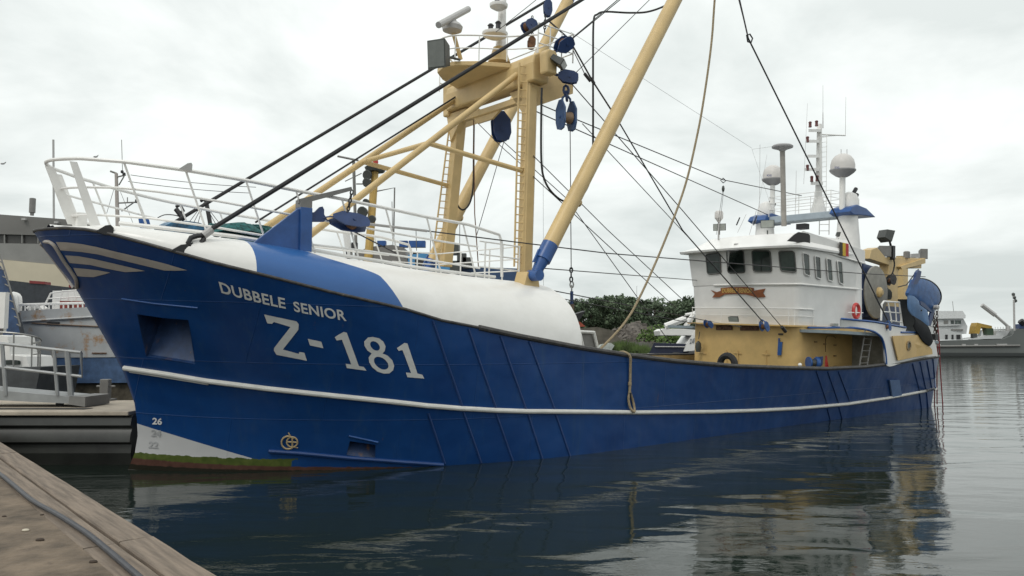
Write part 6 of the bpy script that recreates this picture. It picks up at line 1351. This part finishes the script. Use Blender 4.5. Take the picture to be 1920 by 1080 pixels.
mb = MB(); mb.prism([ony(x, y, 97) for x, y in ((1120, 655), (1128, 646), (1146, 643), (1152, 648), (1146, 658), (1124, 660))], (0, 2, 0)); single(mb, 'covered_boat', mat('pale_cover', (.42, .45, .42), .7, var=.15), ony(1135, 660, 97), 'small boat under a pale cover on the bank left of the grass', 'boat', smooth=False)

# far trees
LEAF = [mat('leaf_dark', (.095, .135, .078), .9, var=.4, scale=.6), mat('leaf_mid', (.12, .165, .095), .9, var=.4, scale=.6)]  # greens paled and greyed so the leaf colour carries the distance haze
BARK = mat('bark', (.07, .055, .04), .9, var=.3)
def tree_mesh(seed, H_, W_, m, tall):
    random.seed(seed); mb = MB()
    for i in range(26):
        a = random.random()*6.28; u = random.random()**.6; zc_ = H_*(.30+.64*random.random()); rr = W_*.5*(1-abs(zc_/H_-.55)*1.15)*u
        c = Vector((math.cos(a)*rr, math.sin(a)*rr, zc_)); cr = random.uniform(.5, 1.2)*(1.0 if not tall else .8)
        for k in range(52):
            d = Vector((random.gauss(0, 1), random.gauss(0, 1), random.gauss(0, 1))).normalized()*cr*random.uniform(.55, 1.05); q = c+Vector((d.x, d.y, d.z*.85)); s_ = random.uniform(.13, .27)
            t1 = Vector((random.gauss(0, 1), random.gauss(0, 1), random.gauss(0, 1))).normalized(); t2 = t1.orthogonal().normalized()
            mb.add([q+t1*s_, q+t2*s_, q-t1*s_, q-t2*s_], [(0, 1, 2, 3)])
    tr = MB(); tr.tube([(0, 0, 0), (.1, 0, H_*.3), (-.1, .1, H_*.6), (0, 0, H_*.85)], .28, 7, r2=.06)
    for k in range(5): a = k*1.3; tr.tube([(0, 0, H_*(.25+.09*k)), (math.cos(a)*W_*.3, math.sin(a)*W_*.3, H_*(.45+.09*k))], .1, 5, r2=.03)
    return mb, tr
tdefs = [(1, 9.0, 6.5, 0, 0), (2, 10.5, 5.5, 1, 1), (3, 8.0, 7.0, 1, 0), (4, 11.0, 5.0, 0, 1)]
protos = []
for sd_, H_, W_, mi, tall in tdefs:
    a, b = tree_mesh(sd_, H_, W_, None, tall); T = thing('tree', 'dark green tree in the dense row on the far bank', 'tree', (0, 0, 0), group='trees on the far bank')
    cr = a.build('crown', LEAF[mi], T, smooth=False); tk = b.build('trunk', BARK, T); protos.append((T, cr, tk, H_))
random.seed(21)
ridge = [(1020, 585), (1060, 570), (1085, 563), (1110, 562), (1140, 556), (1180, 556), (1195, 566), (1215, 565), (1240, 562), (1255, 573), (1280, 563), (1310, 556), (1340, 560), (1400, 575)]
used = [False]*4; nt_ = 0
for row_, (dist, stp) in enumerate(((128, 17), (140, 11))):
    x = 975.0
    while x < 1345:
        k = random.randrange(4); T, cr, tk, H_ = protos[k]
        yt = interp(ridge, x)+random.uniform(-6, 8)+(9 if row_ == 0 else -1); b = ony(x, 645, dist); b.z = 2.0; tp = ony(x, yt, dist); sc = (tp.z-2.0)/H_/.97
        if used[k]:
            t2 = T.copy(); col.objects.link(t2)
            for ch in (cr, tk): c2 = ch.copy(); col.objects.link(c2); c2.parent = t2
        else: t2 = T; used[k] = True
        t2.location = b; t2.scale = (max(sc, .75), max(sc, .75), sc); t2.rotation_euler = (0, 0, random.random()*6)
        x += stp*random.uniform(.8, 1.25); nt_ += 1
# bright bush by the crane boat
def bush(c, R_, n, label, m):
    mb = MB()
    for i in range(n):
        d = Vector((random.gauss(0, 1), random.gauss(0, 1), abs(random.gauss(0, 1)))).normalized()*R_*random.uniform(.5, 1.1); q = Vector(c)+Vector((d.x*1.5, d.y, d.z)); s_ = random.uniform(.12, .25)
        t1 = Vector((random.gauss(0, 1), random.gauss(0, 1), random.gauss(0, 1))).normalized(); t2 = t1.orthogonal().normalized(); mb.add([q+t1*s_, q+t2*s_, q-t1*s_, q-t2*s_], [(0, 1, 2, 3)])
    single(mb, 'bush', m, c, label, 'bush', smooth=False)
LB = mat('light_leaf', (.09, .15, .035), .9, var=.3)
bush(ony(1240, 640, 108), 2.2, 900, 'light green bush on the bank left of the white crane boat', LB); bush(ony(1285, 645, 104), 2.4, 900, 'green bush on the bank behind the white crane boat', LB)
T = thing('lattice_pole', 'thin pole rising above the far trees', 'pole', ony(1194, 620, 150)); MB().tube([ony(1194, 620, 150), ony(1194, 536, 150)], .07, 5, r2=.03).build('pole', GREY, T)
# gulls
for i, (x, y) in enumerate(((5, 307), (179, 294))):
    c = ony(x, y, 70); T = thing('gull', ['gull flying near the left picture edge', 'gull flying above the bow rail'][i], 'gull', c)
    mb = MB(); mb.sphere(c, .1, 8, (2.2, .8, .8)); mb.add([c+Vector((-.1, 0, 0)), c+Vector((.1, 0, 0)), c+Vector((.25, .1, .22)), c+Vector((-.05, .5, .16))], [(0, 1, 2, 3)]); mb.add([c+Vector((-.1, 0, .01)), c+Vector((.1, 0, .01)), c+Vector((-.32, -.3, -.08)), c+Vector((-.42, -.3, -.08))], [(0, 1, 2, 3)]); mb.build('body', mat('gull_grey', (.3, .3, .3), .8), T)
for o in bpy.data.objects:
    if '_b' in o: del o['_b']
